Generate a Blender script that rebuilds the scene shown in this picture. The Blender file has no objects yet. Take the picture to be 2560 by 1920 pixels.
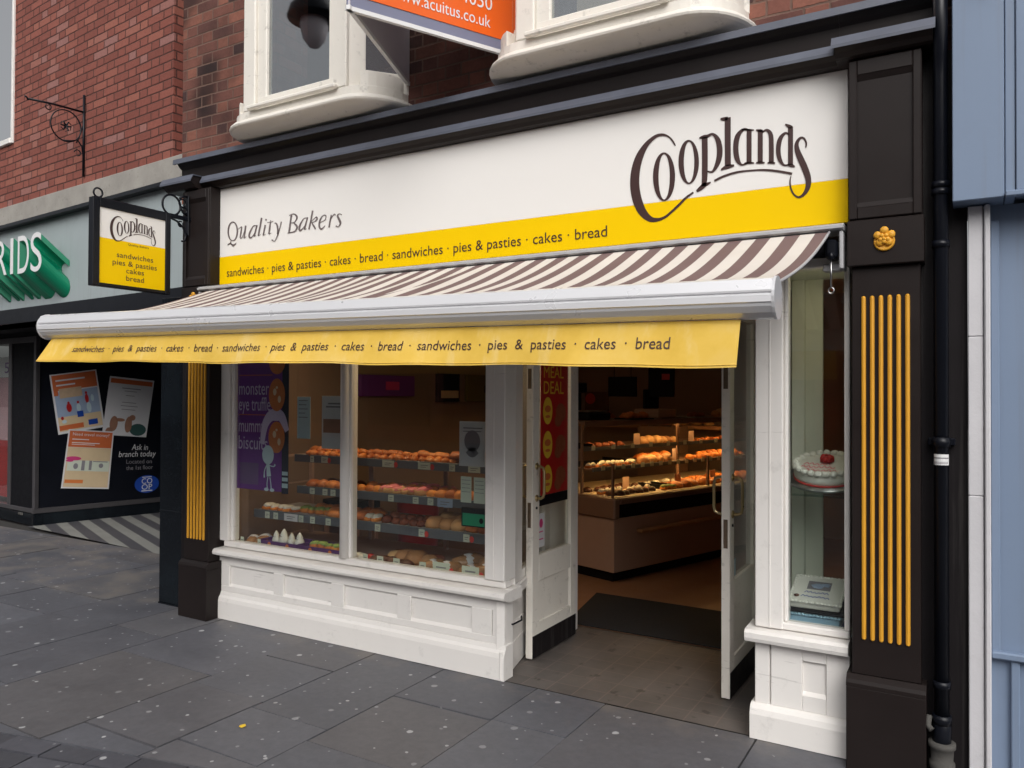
import bpy, bmesh, math, random
from mathutils import Vector, Matrix
R = math.radians
random.seed(7)
scene = bpy.context.scene
COL = scene.collection

# ---------------------------------------------------------------- camera
cam_d = bpy.data.cameras.new('camera')
cam = bpy.data.objects.new('camera', cam_d)
COL.objects.link(cam)
CAM_AT = Vector((0.0, -3.7, 1.59))
FWD = Vector((-0.50715, 0.86177, 0.01244))
RGT = Vector((0.86185, 0.50714, 0.00454))
UPV = Vector((0.00240, -0.01303, 0.99991))
m = Matrix((RGT, UPV, -FWD)).transposed().to_4x4()
m.translation = CAM_AT
cam.matrix_world = m
cam_d.sensor_width = 36.0
cam_d.lens = 1950 / 2560 * 36
cam_d.clip_start = 0.05
cam_d.clip_end = 800
scene.camera = cam

# ---------------------------------------------------------------- sky, sun, exposure
SUN_EL, SUN_AZ = 42, 148          # azimuth measured from +y, clockwise
world = bpy.data.worlds.new('World')
scene.world = world
world.use_nodes = True
wn = world.node_tree.nodes
wl = world.node_tree.links
sky = wn.new('ShaderNodeTexSky')
sky.sky_type = 'NISHITA'
sky.sun_disc = False
sky.sun_elevation = R(SUN_EL)
sky.sun_rotation = R(SUN_AZ)
sky.air_density = 1.0
sky.dust_density = 6.0
sky.ozone_density = 1.0
hs = wn.new('ShaderNodeHueSaturation')
hs.inputs['Saturation'].default_value = 0.16      # a closed cloud layer: nearly white light
wl.new(sky.outputs[0], hs.inputs['Color'])
wl.new(hs.outputs[0], wn['Background'].inputs['Color'])
wn['Background'].inputs['Strength'].default_value = 0.15
sun_d = bpy.data.lights.new('sun', 'SUN')
sun_d.energy = 0.7
sun_d.angle = R(50)
sun_d.color = (1.0, 0.97, 0.93)
sun = bpy.data.objects.new('sun', sun_d)
COL.objects.link(sun)
az, el = R(SUN_AZ), R(SUN_EL)
to_sun = Vector((math.sin(az) * math.cos(el), math.cos(az) * math.cos(el), math.sin(el)))
sun.rotation_euler = to_sun.to_track_quat('Z', 'Y').to_euler()
scene.view_settings.view_transform = 'Standard'
scene.view_settings.look = 'None'
scene.view_settings.exposure = 0.05
scene.view_settings.gamma = 1.0
scene.cycles.max_bounces = 8
scene.cycles.transparent_max_bounces = 16
scene.cycles.sample_clamp_indirect = 4.0
scene.cycles.use_denoising = True

# ---------------------------------------------------------------- materials
def lin(r, g, b):
    f = lambda c: (c / 255 / 12.92) if c <= 10.3 else ((c / 255 + 0.055) / 1.055) ** 2.4
    return (f(r), f(g), f(b))

class N:
    """small wrapper round a material's node tree"""
    def __init__(s, name):
        s.m = bpy.data.materials.new(name)
        s.m.use_nodes = True
        s.t = s.m.node_tree
        s.n = s.t.nodes
        s.b = s.n['Principled BSDF']
    def new(s, kind, **kw):
        x = s.n.new(kind)
        for k, v in kw.items():
            setattr(x, k, v)
        return x
    def put(s, sock, v):
        if isinstance(v, (int, float)):
            sock.default_value = v
        elif isinstance(v, tuple):
            sock.default_value = v if len(v) != 3 or len(sock.default_value) == 3 else (*v, 1)
        else:
            s.t.links.new(v, sock)
    def math(s, op, a, b=0.0, c=None):
        x = s.new('ShaderNodeMath', operation=op)
        s.put(x.inputs[0], a); s.put(x.inputs[1], b)
        if c is not None: s.put(x.inputs[2], c)
        return x.outputs[0]
    def mix(s, f, a, b, mode='MIX'):
        x = s.new('ShaderNodeMix', data_type='RGBA', blend_type=mode)
        s.put(x.inputs[0], f); s.put(x.inputs[6], a); s.put(x.inputs[7], b)
        return x.outputs[2]
    def coords(s, which='Object', scale=(1, 1, 1)):
        tc = s.new('ShaderNodeTexCoord')
        mp = s.new('ShaderNodeMapping')
        s.t.links.new(tc.outputs[which], mp.inputs[0])
        mp.inputs['Scale'].default_value = scale
        return mp.outputs[0]
    def noise(s, vec, scale, detail=4, rough=0.55, out=0):
        x = s.new('ShaderNodeTexNoise')
        s.put(x.inputs['Vector'], vec)
        x.inputs['Scale'].default_value = scale
        x.inputs['Detail'].default_value = detail
        x.inputs['Roughness'].default_value = rough
        return x.outputs[out]
    def ramp(s, f, stops, interp='LINEAR'):
        x = s.new('ShaderNodeValToRGB')
        x.color_ramp.interpolation = interp
        e = x.color_ramp.elements
        while len(e) < len(stops): e.new(0.5)
        for i, (p, c) in enumerate(stops):
            e[i].position = p
            e[i].color = (*c, 1) if len(c) == 3 else c
        s.put(x.inputs[0], f)
        return x.outputs[0]
    def step(s, f, lo, hi, smooth=True):
        x = s.new('ShaderNodeMapRange', interpolation_type='SMOOTHSTEP' if smooth else 'LINEAR')
        s.put(x.inputs[0], f)
        x.inputs[1].default_value = lo; x.inputs[2].default_value = hi
        return x.outputs[0]
    def bump(s, h, strength, dist=0.01):
        x = s.new('ShaderNodeBump')
        x.inputs['Strength'].default_value = strength
        x.inputs['Distance'].default_value = dist
        s.put(x.inputs['Height'], h)
        s.put(s.b.inputs['Normal'], x.outputs[0])

def mat(name, col, rough=0.5, metal=0.0, var=0.10, scale=6, bump=0.0, bscale=80, coat=0.0, dirt=0.0, spec=0.5, each=0.0, streak=0.0, scuff=0.0):
    k = N(name)
    v = k.coords()
    nz = k.noise(v, scale, 5)
    lo = tuple(c * (1 - var) for c in col); hi = tuple(min(1, c * (1 + var)) for c in col)
    c = k.mix(nz, lo, hi)
    if dirt:
        d = k.step(k.noise(v, scale * 3.1, 8, 0.7), 0.56, 0.74)
        c = k.mix(k.math('MULTIPLY', d, dirt), c, (0.10, 0.085, 0.065))
    if each:                                                     # every copy baked a little lighter or darker
        oi = k.new('ShaderNodeObjectInfo')
        g = k.math('MULTIPLY_ADD', oi.outputs['Random'], 2*each, 1 - each)
        cc = k.new('ShaderNodeCombineColor'); k.put(cc.inputs[0], g); k.put(cc.inputs[1], k.math('POWER', g, 1.5)); k.put(cc.inputs[2], k.math('POWER', g, 1.7))
        c = k.mix(1.0, c, cc.outputs[0], 'MULTIPLY')
    if scuff:                                                    # kicks and scrapes down to the undercoat
        sv = k.step(k.noise(k.coords(scale=(2.2, 2.2, 26)), 2.0, 3, 0.6), 0.665, 0.69)
        sm = k.step(k.noise(v, 2.3, 2), 0.52, 0.60)
        c = k.mix(k.math('MULTIPLY', k.math('MULTIPLY', sv, sm), scuff), c, (0.16, 0.14, 0.125))
    if streak:                                                   # rain-washed dust in faint upright runs
        sv = k.step(k.noise(k.coords(scale=(14, 14, 0.5)), 1.6, 5, 0.65), 0.50, 0.75)
        c = k.mix(k.math('MULTIPLY', sv, streak), c, (0.16, 0.15, 0.14))
    k.put(k.b.inputs['Base Color'], c)
    k.b.inputs['Metallic'].default_value = metal
    k.b.inputs['Specular IOR Level'].default_value = spec
    k.put(k.b.inputs['Roughness'], k.math('MULTIPLY_ADD', k.noise(v, scale * 2.3, 3), 0.18, rough - 0.09))
    if coat: k.b.inputs['Coat Weight'].default_value = coat
    if bump: k.bump(k.noise(v, bscale, 6), bump, 0.004)
    return k.m

def brick(name, period, course, joint, ramp, mortar, bumpk=0.5, soot=0.0, drop=0.0, mortar_var=0.3, u0=0.0):
    """Flemish bond: stretcher, header, stretcher ... with per-brick colours"""
    k = N(name)
    tc = k.new('ShaderNodeTexCoord')
    sp = k.new('ShaderNodeSeparateXYZ')
    # slight waviness of the courses
    wob = k.noise(tc.outputs['Object'], 1.7, 2)
    k.t.links.new(tc.outputs['Object'], sp.inputs[0])
    z = k.math('ADD', sp.outputs['Z'], k.math('MULTIPLY', k.math('SUBTRACT', wob, 0.5), 0.012))
    x = k.math('ADD', sp.outputs['X'], sp.outputs['Y'])
    zz = k.math('DIVIDE', z, course)
    row = k.math('FLOOR', zz)
    fz = k.math('SUBTRACT', zz, row)
    par = k.math('MULTIPLY', k.math('MODULO', k.math('ADD', row, 400.0), 2.0), 0.5)
    xx = k.math('ADD', k.math('DIVIDE', k.math('ADD', x, 40.0 + u0), period), par)
    cell = k.math('FLOOR', xx)
    fx = k.math('SUBTRACT', xx, cell)
    head = k.math('GREATER_THAN', fx, 0.6667)
    wv = k.new('ShaderNodeCombineXYZ')
    k.put(wv.inputs[0], k.math('ADD', k.math('MULTIPLY', cell, 2.0), head)); k.put(wv.inputs[1], row)
    wn_ = k.new('ShaderNodeTexWhiteNoise', noise_dimensions='3D')
    k.put(wn_.inputs['Vector'], wv.outputs[0])
    rnd = wn_.outputs['Value']
    # distance to the nearest joint, in metres
    dx = k.math('MINIMUM', k.math('MINIMUM', fx, k.math('ABSOLUTE', k.math('SUBTRACT', fx, 0.6667))), k.math('SUBTRACT', 1.0, fx))
    dx = k.math('MULTIPLY', dx, period)
    dz = k.math('MULTIPLY', k.math('MINIMUM', fz, k.math('SUBTRACT', 1.0, fz)), course)
    d = k.math('MINIMUM', dx, dz)
    rag = k.math('MULTIPLY', k.math('SUBTRACT', k.noise(tc.outputs['Object'], 60, 3), 0.5), joint * 0.9)
    d = k.math('ADD', d, rag)
    face = k.step(d, joint * 0.35, joint * 0.75)
    c = k.ramp(rnd, ramp)
    grain = k.noise(tc.outputs['Object'], 45, 6, 0.65)
    c = k.mix(0.35, c, k.ramp(grain, [(0.25, (0.25, 0.25, 0.25)), (0.75, (1.0, 1.0, 1.0))]), 'MULTIPLY')
    if soot:
        st = k.step(k.noise(tc.outputs['Object'], 1.3, 3), 0.42, 0.66)
        c = k.mix(k.math('MULTIPLY', st, soot), c, (0.018, 0.013, 0.013))
    mv = k.mix(k.noise(tc.outputs['Object'], 5, 3), tuple(q * (1 - mortar_var) for q in mortar), tuple(q * (1 + mortar_var) for q in mortar))
    k.put(k.b.inputs['Base Color'], k.mix(face, mv, c))
    k.b.inputs['Roughness'].default_value = 0.88
    k.b.inputs['Specular IOR Level'].default_value = 0.25
    k.bump(k.math('ADD', face, k.math('MULTIPLY', grain, 0.35)), bumpk, 0.006)
    return k.m

def glass(name, tint=(0.93, 0.95, 0.94), refl=1.0, clear=1.0):
    """thin pane: transparent, with mirror reflections that grow at grazing angles"""
    k = N(name)
    k.n.remove(k.b)
    out = k.n['Material Output']
    geo = k.new('ShaderNodeNewGeometry'); dt = k.new('ShaderNodeVectorMath', operation='DOT_PRODUCT')
    k.t.links.new(geo.outputs['Normal'], dt.inputs[0]); k.t.links.new(geo.outputs['Incoming'], dt.inputs[1])
    fr = k.math('MULTIPLY_ADD', k.math('POWER', k.math('SUBTRACT', 1.0, k.math('ABSOLUTE', dt.outputs['Value'])), 5.0), 0.96, 0.04)
    tr = k.new('ShaderNodeBsdfTransparent'); tr.inputs[0].default_value = (*[c * clear for c in tint], 1)
    gl = k.new('ShaderNodeBsdfGlossy'); gl.inputs['Roughness'].default_value = 0.02
    mx = k.new('ShaderNodeMixShader')
    k.put(mx.inputs[0], k.math('MULTIPLY', fr, refl))
    k.t.links.new(tr.outputs[0], mx.inputs[1]); k.t.links.new(gl.outputs[0], mx.inputs[2])
    k.t.links.new(mx.outputs[0], out.inputs[0])
    return k.m

def glow(name, col, strength):
    k = N(name)
    k.b.inputs['Base Color'].default_value = (*col, 1)
    k.b.inputs['Emission Color'].default_value = (*col, 1)
    k.b.inputs['Emission Strength'].default_value = strength
    return k.m

W = {}
W['white'] = mat('cream_white_gloss_paint', (0.83, 0.80, 0.765), 0.36, var=0.04, scale=3, bump=0.12, bscale=25, coat=0.15, dirt=0.16, scuff=0.22)
W['white_old'] = mat('weathered_white_paint', (0.80, 0.76, 0.69), 0.5, var=0.06, scale=4, bump=0.25, bscale=30, dirt=0.42, scuff=0.45)
W['brown'] = mat('dark_brown_gloss_paint', (0.016, 0.0115, 0.0108), 0.42, var=0.25, scale=4, bump=0.08, bscale=22, spec=0.22)
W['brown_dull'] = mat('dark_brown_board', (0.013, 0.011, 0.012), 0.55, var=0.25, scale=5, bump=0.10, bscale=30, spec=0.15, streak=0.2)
W['black'] = mat('black_gloss_paint', (0.005, 0.006, 0.010), 0.34, var=0.3, scale=5, spec=0.28)
W['black_dull'] = mat('black_matt', (0.006, 0.006, 0.008), 0.6, var=0.3, scale=7, spec=0.15)
W['lead'] = mat('grey_lead_flashing', (0.095, 0.104, 0.135), 0.45, var=0.3, scale=9, bump=0.3, bscale=14, dirt=0.25)
W['gold'] = mat('gold_paint', (0.68, 0.33, 0.030), 0.42, var=0.14, scale=12, spec=0.35, dirt=0.12)
W['brass'] = mat('polished_brass', (0.50, 0.40, 0.22), 0.3, metal=1.0, var=0.15)
W['steel'] = mat('brushed_steel', (0.45, 0.45, 0.45), 0.32, metal=1.0, var=0.1)
W['sign_white'] = mat('white_sign_panel', (0.82, 0.80, 0.77), 0.40, var=0.012, scale=2, spec=0.25)
W['sign_yellow'] = mat('yellow_sign_vinyl', (0.88, 0.57, 0.001), 0.40, var=0.02, scale=2, spec=0.12)
W['letter'] = mat('dark_brown_lettering', (0.050, 0.022, 0.020), 0.4, var=0.1)
W['letter_soft'] = mat('grey_brown_lettering', (0.15, 0.12, 0.12), 0.45, var=0.1)
W['alu'] = mat('white_powder_coated_aluminium', (0.74, 0.74, 0.76), 0.30, metal=0.30, var=0.04, scale=3)
W['alu_grey'] = mat('grey_aluminium', (0.42, 0.42, 0.43), 0.4, var=0.08, scale=8, dirt=0.2)
W['pane'] = glass('window_glass', refl=1.5)
W['pane_dark'] = glass('upper_window_glass', (0.80, 0.84, 0.86), 7.0)
W['glass_green'] = glass('shelf_glass', (0.80, 0.90, 0.86))
W['brick_new'] = brick('red_facing_brick', 0.338, 0.0755, 0.011,
    [(0.0, (0.235, 0.078, 0.060)), (0.35, (0.275, 0.092, 0.070)), (0.7, (0.31, 0.106, 0.080)), (0.90, (0.36, 0.135, 0.098)), (0.98, (0.34, 0.165, 0.145))],
    (0.090, 0.040, 0.034), 0.9)
W['brick_old'] = brick('old_soot_stained_brick', 0.345, 0.0795, 0.010,
    [(0.0, (0.060, 0.036, 0.037)), (0.08, (0.125, 0.058, 0.050)), (0.30, (0.185, 0.078, 0.062)), (0.70, (0.235, 0.096, 0.072)), (0.94, (0.30, 0.122, 0.086))],
    (0.15, 0.092, 0.072), 0.6, soot=0.9, mortar_var=0.5)
W['stone_band'] = mat('weathered_concrete_band', (0.33, 0.31, 0.28), 0.85, var=0.35, scale=5, bump=0.5, bscale=40, dirt=0.5)
W['stone_pale'] = mat('pale_stone', (0.60, 0.59, 0.61), 0.7, var=0.10, scale=5, bump=0.25, bscale=70, dirt=0.12)
W['grey_board'] = mat('pale_grey_green_fascia', (0.36, 0.41, 0.42), 0.45, var=0.08, scale=2.5, dirt=0.10, streak=0.25)
W['green'] = mat('green_letter_sides', (0.0, 0.19, 0.095), 0.33, var=0.08, scale=4)
W['green_dark'] = mat('green_plastic', (0.005, 0.19, 0.09), 0.4)
W['letter_face'] = mat('white_letter_face', (0.80, 0.80, 0.80), 0.35, var=0.02)
W['granite'] = None
W['blue'] = mat('slate_blue_paint', (0.185, 0.245, 0.350), 0.55, var=0.05, scale=2, bump=0.08, bscale=40, dirt=0.05, streak=0.22)
W['orange'] = mat('orange_board', (0.82, 0.125, 0.008), 0.35, var=0.03)
W['board_grey'] = mat('grey_blue_board', (0.19, 0.20, 0.29), 0.45, var=0.06)
W['board_back'] = mat('grey_board_back', (0.58, 0.54, 0.58), 0.5, var=0.08)
W['white_plain'] = mat('white_plastic', (0.75, 0.75, 0.75), 0.4, var=0.03)
W['purple'] = mat('purple_poster_print', (0.165, 0.038, 0.26), 0.4, var=0.15, scale=3)
W['purple_box'] = mat('purple_card', (0.085, 0.022, 0.14), 0.5, var=0.15)
W['orange_print'] = mat('orange_print', (0.62, 0.19, 0.05), 0.5, var=0.12, scale=14)
W['orange_dark'] = mat('burnt_orange_print', (0.55, 0.13, 0.04), 0.5, var=0.10)
W['lilac'] = mat('lilac_print', (0.62, 0.52, 0.72), 0.5, var=0.1)
W['paper'] = mat('white_paper', (0.62, 0.62, 0.64), 0.7, var=0.06)
W['paper_mint'] = mat('pale_green_card', (0.55, 0.60, 0.50), 0.7, var=0.06)
W['paper_blue'] = mat('pale_blue_paper', (0.46, 0.58, 0.63), 0.7, var=0.06)
W['ink_grey'] = mat('grey_ink', (0.22, 0.21, 0.23), 0.7, var=0.2)
W['red_print'] = mat('red_print', (0.42, 0.012, 0.012), 0.45, var=0.12)
W['yellow_print'] = mat('yellow_print', (0.72, 0.48, 0.04), 0.45, var=0.10)
W['sand_print'] = mat('sand_print', (0.62, 0.48, 0.30), 0.5, var=0.15, scale=5)
W['sky_print'] = mat('pale_sky_print', (0.30, 0.38, 0.52), 0.5, var=0.18, scale=4)
W['pink_print'] = mat('pink_print', (0.60, 0.05, 0.20), 0.5, var=0.1)
W['blue_print'] = mat('blue_print', (0.01, 0.055, 0.33), 0.45, var=0.1)
W['skin_print'] = mat('brown_print', (0.33, 0.17, 0.11), 0.5, var=0.3, scale=9)
W['shelf_grey'] = mat('grey_shelf_edge', (0.115, 0.125, 0.145), 0.45, var=0.08)
W['red_tag'] = mat('red_disc', (0.62, 0.05, 0.04), 0.5)
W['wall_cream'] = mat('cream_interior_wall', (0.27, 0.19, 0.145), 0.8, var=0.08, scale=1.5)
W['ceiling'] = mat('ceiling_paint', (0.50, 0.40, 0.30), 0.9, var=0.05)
W['counter'] = mat('counter_laminate', (0.44, 0.30, 0.24), 0.45, var=0.06)
W['counter_trim'] = mat('counter_bumper', (0.22, 0.13, 0.09), 0.4, var=0.08)
W['wood'] = mat('varnished_wood', (0.42, 0.22, 0.11), 0.35, var=0.25, scale=6)
W['red_plastic'] = mat('red_plastic', (0.40, 0.012, 0.012), 0.35, var=0.06)
W['cream_board'] = mat('cream_painted_boards', (0.74, 0.76, 0.64), 0.5, var=0.06)
W['icing'] = mat('white_icing', (0.78, 0.77, 0.70), 0.5, var=0.05, bump=0.2, bscale=30)
W['icing_blue'] = mat('pale_blue_icing', (0.30, 0.48, 0.60), 0.5, var=0.08, bump=0.2, bscale=30)
W['icing_pink'] = mat('pink_icing', (0.78, 0.20, 0.22), 0.4, var=0.12, scale=14)
W['choc'] = mat('chocolate_pastry', (0.10, 0.035, 0.018), 0.45, var=0.35, scale=22, bump=0.4, each=0.30)
W['choc_red'] = mat('red_brown_pastry', (0.22, 0.055, 0.022), 0.5, var=0.35, scale=22, bump=0.4, each=0.30)
W['golden'] = mat('golden_crust', (0.56, 0.18, 0.045), 0.5, var=0.45, scale=34, bump=0.6, bscale=60, each=0.30)
W['bun'] = mat('pale_bread_crust', (0.60, 0.33, 0.14), 0.6, var=0.25, scale=16, bump=0.4, bscale=50, each=0.30)
W['sponge'] = mat('orange_sponge', (0.62, 0.20, 0.035), 0.6, var=0.30, scale=26, bump=0.6, bscale=70, each=0.30)
W['cream_mix'] = mat('cream_filling', (0.72, 0.60, 0.42), 0.6, var=0.2, scale=20, each=0.30)
W['film'] = mat('clear_film_packet', (0.36, 0.19, 0.09), 0.25, var=0.4, scale=18)
W['lime'] = mat('lime_green_icing', (0.25, 0.36, 0.09), 0.5, var=0.2)
W['terracotta'] = mat('interior_floor_vinyl', (0.30, 0.155, 0.085), 0.45, var=0.10, scale=3)
W['mat_dark'] = mat('coir_mat', (0.020, 0.018, 0.018), 0.95, var=0.35, scale=60, bump=0.6, bscale=200)
W['clay'] = mat('grimy_clay_pot', (0.07, 0.066, 0.06), 0.8, var=0.4, scale=12, bump=0.5, dirt=0.3)
W['tarnish'] = mat('tarnished_lock_plate', (0.18, 0.13, 0.09), 0.55, metal=0.6, var=0.4, scale=30)
W['asphalt'] = mat('asphalt', (0.055, 0.055, 0.058), 0.9, var=0.25, scale=20, bump=0.6, bscale=120)
W['ground'] = mat('dark_bedding_mortar', (0.035, 0.032, 0.030), 0.95, var=0.3, scale=14)
W['lamp_warm'] = glow('warm_display_tube', (1.0, 0.58, 0.20), 26.0)
W['lamp_window'] = glow('window_downlight_bulb', (1.0, 0.72, 0.42), 250.0)
W['lamp_spot'] = glow('spotlight_bulb', (1.0, 0.86, 0.60), 110.0)
W['lamp_small'] = glow('small_ceiling_bulb', (1.0, 0.62, 0.30), 22.0)
W['exit_green'] = glow('green_screen', (0.01, 0.30, 0.14), 0.12)

def granite():
    k = N('polished_dark_granite')
    v = k.coords()
    c = k.mix(k.step(k.noise(v, 90, 2), 0.60, 0.70), (0.006, 0.008, 0.011), (0.012, 0.015, 0.018))
    c = k.mix(k.step(k.noise(v, 3, 3), 0.45, 0.7), c, (0.010, 0.014, 0.018))
    k.put(k.b.inputs['Base Color'], c)
    k.b.inputs['Roughness'].default_value = 0.22; k.b.inputs['Specular IOR Level'].default_value = 0.2
    return k.m
W['granite'] = granite()

def canopy_stripes():
    k = N('brown_and_cream_striped_canvas')
    tc = k.new('ShaderNodeTexCoord'); sp = k.new('ShaderNodeSeparateXYZ')
    k.t.links.new(tc.outputs['UV'], sp.inputs[0])
    f = k.math('FRACT', k.math('MULTIPLY', sp.outputs[0], 32.2))
    st = k.step(k.math('ABSOLUTE', k.math('SUBTRACT', f, 0.5)), 0.245, 0.255, False)
    n = k.noise(tc.outputs['Object'], 3, 5)
    a = k.mix(n, (0.58, 0.53, 0.47), (0.74, 0.69, 0.63)); b = k.mix(n, (0.135, 0.080, 0.077), (0.20, 0.130, 0.122))
    k.put(k.b.inputs['Base Color'], k.mix(st, a, b))
    k.b.inputs['Roughness'].default_value = 0.85
    k.bump(k.noise(tc.outputs['Object'], 400, 2), 0.2, 0.001)
    return k.m
W['canvas'] = canopy_stripes()

def valance_cloth():
    k = N('weathered_yellow_canvas')
    v = k.coords()
    n1 = k.noise(v, 2.2, 6, 0.65)
    n2 = k.noise(k.coords(scale=(9, 9, 1.2)), 1.4, 5, 0.6)
    c = k.ramp(n1, [(0.25, (0.60, 0.37, 0.035)), (0.5, (0.72, 0.47, 0.075)), (0.75, (0.78, 0.55, 0.16))])
    c = k.mix(k.math('MULTIPLY', k.step(n2, 0.52, 0.72), 0.30), c, (0.80, 0.66, 0.36))
    k.put(k.b.inputs['Base Color'], c)
    k.b.inputs['Roughness'].default_value = 0.8
    k.b.inputs['Subsurface Weight'].default_value = 0.0
    k.bump(k.noise(v, 350, 2), 0.15, 0.001)
    return k.m
W['valance'] = valance_cloth()

def paving():
    k = N('york_stone_flags')
    geo = k.new('ShaderNodeNewGeometry')
    at = k.new('ShaderNodeAttribute', attribute_name='tint')
    p = geo.outputs['Position']
    n1 = k.noise(p, 3.0, 6, 0.62); n2 = k.noise(p, 22, 5, 0.7); n3 = k.noise(p, 0.9, 3)
    c = k.mix(0.65, at.outputs['Color'], k.ramp(n1, [(0.28, (0.80, 0.79, 0.79)), (0.72, (1.15, 1.14, 1.13))]), 'MULTIPLY')
    c = k.mix(0.5, c, k.ramp(n2, [(0.3, (0.72, 0.72, 0.72)), (0.7, (1.2, 1.2, 1.2))]), 'MULTIPLY')
    # trodden-in chewing gum
    for sc, rad, keep in ((4.4, 0.070, 0.35), (7.9, 0.066, 0.55)):
        wob = k.new('ShaderNodeVectorMath', operation='ADD')
        nz = k.noise(p, 40, 2, out=1)
        mu = k.new('ShaderNodeVectorMath', operation='SCALE'); mu.inputs['Scale'].default_value = 0.012
        k.t.links.new(nz, mu.inputs[0]); k.t.links.new(p, wob.inputs[0]); k.t.links.new(mu.outputs[0], wob.inputs[1])
        vo = k.new('ShaderNodeTexVoronoi', voronoi_dimensions='2D')
        k.t.links.new(wob.outputs[0], vo.inputs['Vector']); vo.inputs['Scale'].default_value = sc
        sc_ = k.new('ShaderNodeSeparateColor'); k.t.links.new(vo.outputs['Color'], sc_.inputs[0])
        r = k.math('MULTIPLY', k.math('MULTIPLY_ADD', sc_.outputs[1], 0.7, 0.45), rad)
        spot = k.math('SUBTRACT', 1.0, k.step(k.math('DIVIDE', vo.outputs['Distance'], r), 0.8, 1.1))
        on = k.math('GREATER_THAN', sc_.outputs[0], keep)
        on = k.math('MULTIPLY', on, k.math('GREATER_THAN', k.noise(p, 1.1 + sc*.13, 2), 0.44))
        c = k.mix(k.math('MULTIPLY', k.math('MULTIPLY', spot, on), k.math('MULTIPLY_ADD', sc_.outputs[2], 0.7, 0.30)), c, (0.44, 0.44, 0.45))
    # pale lime and rust streaks along the shopfront, dark spills
    sp = k.new('ShaderNodeSeparateXYZ'); k.t.links.new(p, sp.inputs[0])
    edge = k.step(sp.outputs[1], -0.22, -0.02)
    c = k.mix(k.math('MULTIPLY', k.math('MULTIPLY', edge, k.step(n1, 0.42, 0.66)), 0.55), c, (0.20, 0.175, 0.15))
    c = k.mix(k.math('MULTIPLY', k.step(n3, 0.55, 0.72), 0.10), c, (0.045, 0.036, 0.030))
    k.put(k.b.inputs['Base Color'], c)
    k.put(k.b.inputs['Roughness'], k.math('MULTIPLY_ADD', n1, 0.30, 0.40))
    k.bump(k.math('ADD', k.math('MULTIPLY', n2, 0.4), n1), 0.35, 0.006)
    return k.m
W['paving'] = paving()

def tiles():
    k = N('entrance_quarry_tiles')
    geo = k.new('ShaderNodeNewGeometry'); p = geo.outputs['Position']
    b = k.new('ShaderNodeTexBrick'); b.offset = 0.0
    k.t.links.new(p, b.inputs['Vector'])
    b.inputs['Scale'].default_value = 1.0
    b.inputs['Brick Width'].default_value = 0.152; b.inputs['Row Height'].default_value = 0.152
    b.inputs['Mortar Size'].default_value = 0.0035; b.inputs['Mortar Smooth'].default_value = 0.2
    b.inputs['Color1'].default_value = (0.120, 0.107, 0.099, 1); b.inputs['Color2'].default_value = (0.104, 0.093, 0.087, 1)
    b.inputs['Mortar'].default_value = (0.16, 0.13, 0.115, 1)
    n = k.noise(p, 2.3, 6, 0.65)
    c = k.mix(0.7, b.outputs['Color'], k.ramp(n, [(0.3, (0.6, 0.6, 0.6)), (0.7, (1.35, 1.3, 1.25))]), 'MULTIPLY')
    c = k.mix(k.math('MULTIPLY', k.step(k.noise(p, 9, 3), 0.62, 0.70), 0.6), c, (0.03, 0.026, 0.024))
    k.put(k.b.inputs['Base Color'], c)
    k.b.inputs['Roughness'].default_value = 0.55
    return k.m
W['tiles'] = tiles()

def stripe_floor():
    k = N('striped_entrance_paving')
    geo = k.new('ShaderNodeNewGeometry'); p = geo.outputs['Position']
    sp = k.new('ShaderNodeSeparateXYZ'); k.t.links.new(p, sp.inputs[0])
    v = k.math('DIVIDE', k.math('ADD', k.math('MULTIPLY_ADD', sp.outputs[0], 0.39, sp.outputs[1]), 2.21), 0.26)
    f = k.math('FRACT', k.math('ADD', v, 40.0))
    n = k.noise(p, 4, 5)
    a = k.mix(n, (0.20, 0.20, 0.185), (0.28, 0.28, 0.26)); b = k.mix(n, (0.06, 0.06, 0.068), (0.085, 0.082, 0.09))
    k.put(k.b.inputs['Base Color'], k.mix(k.step(k.math('ABSOLUTE', k.math('SUBTRACT', f, 0.26)), 0.24, 0.27, False), b, a))
    k.b.inputs['Roughness'].default_value = 0.6
    return k.m
W['stripes'] = stripe_floor()

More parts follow.
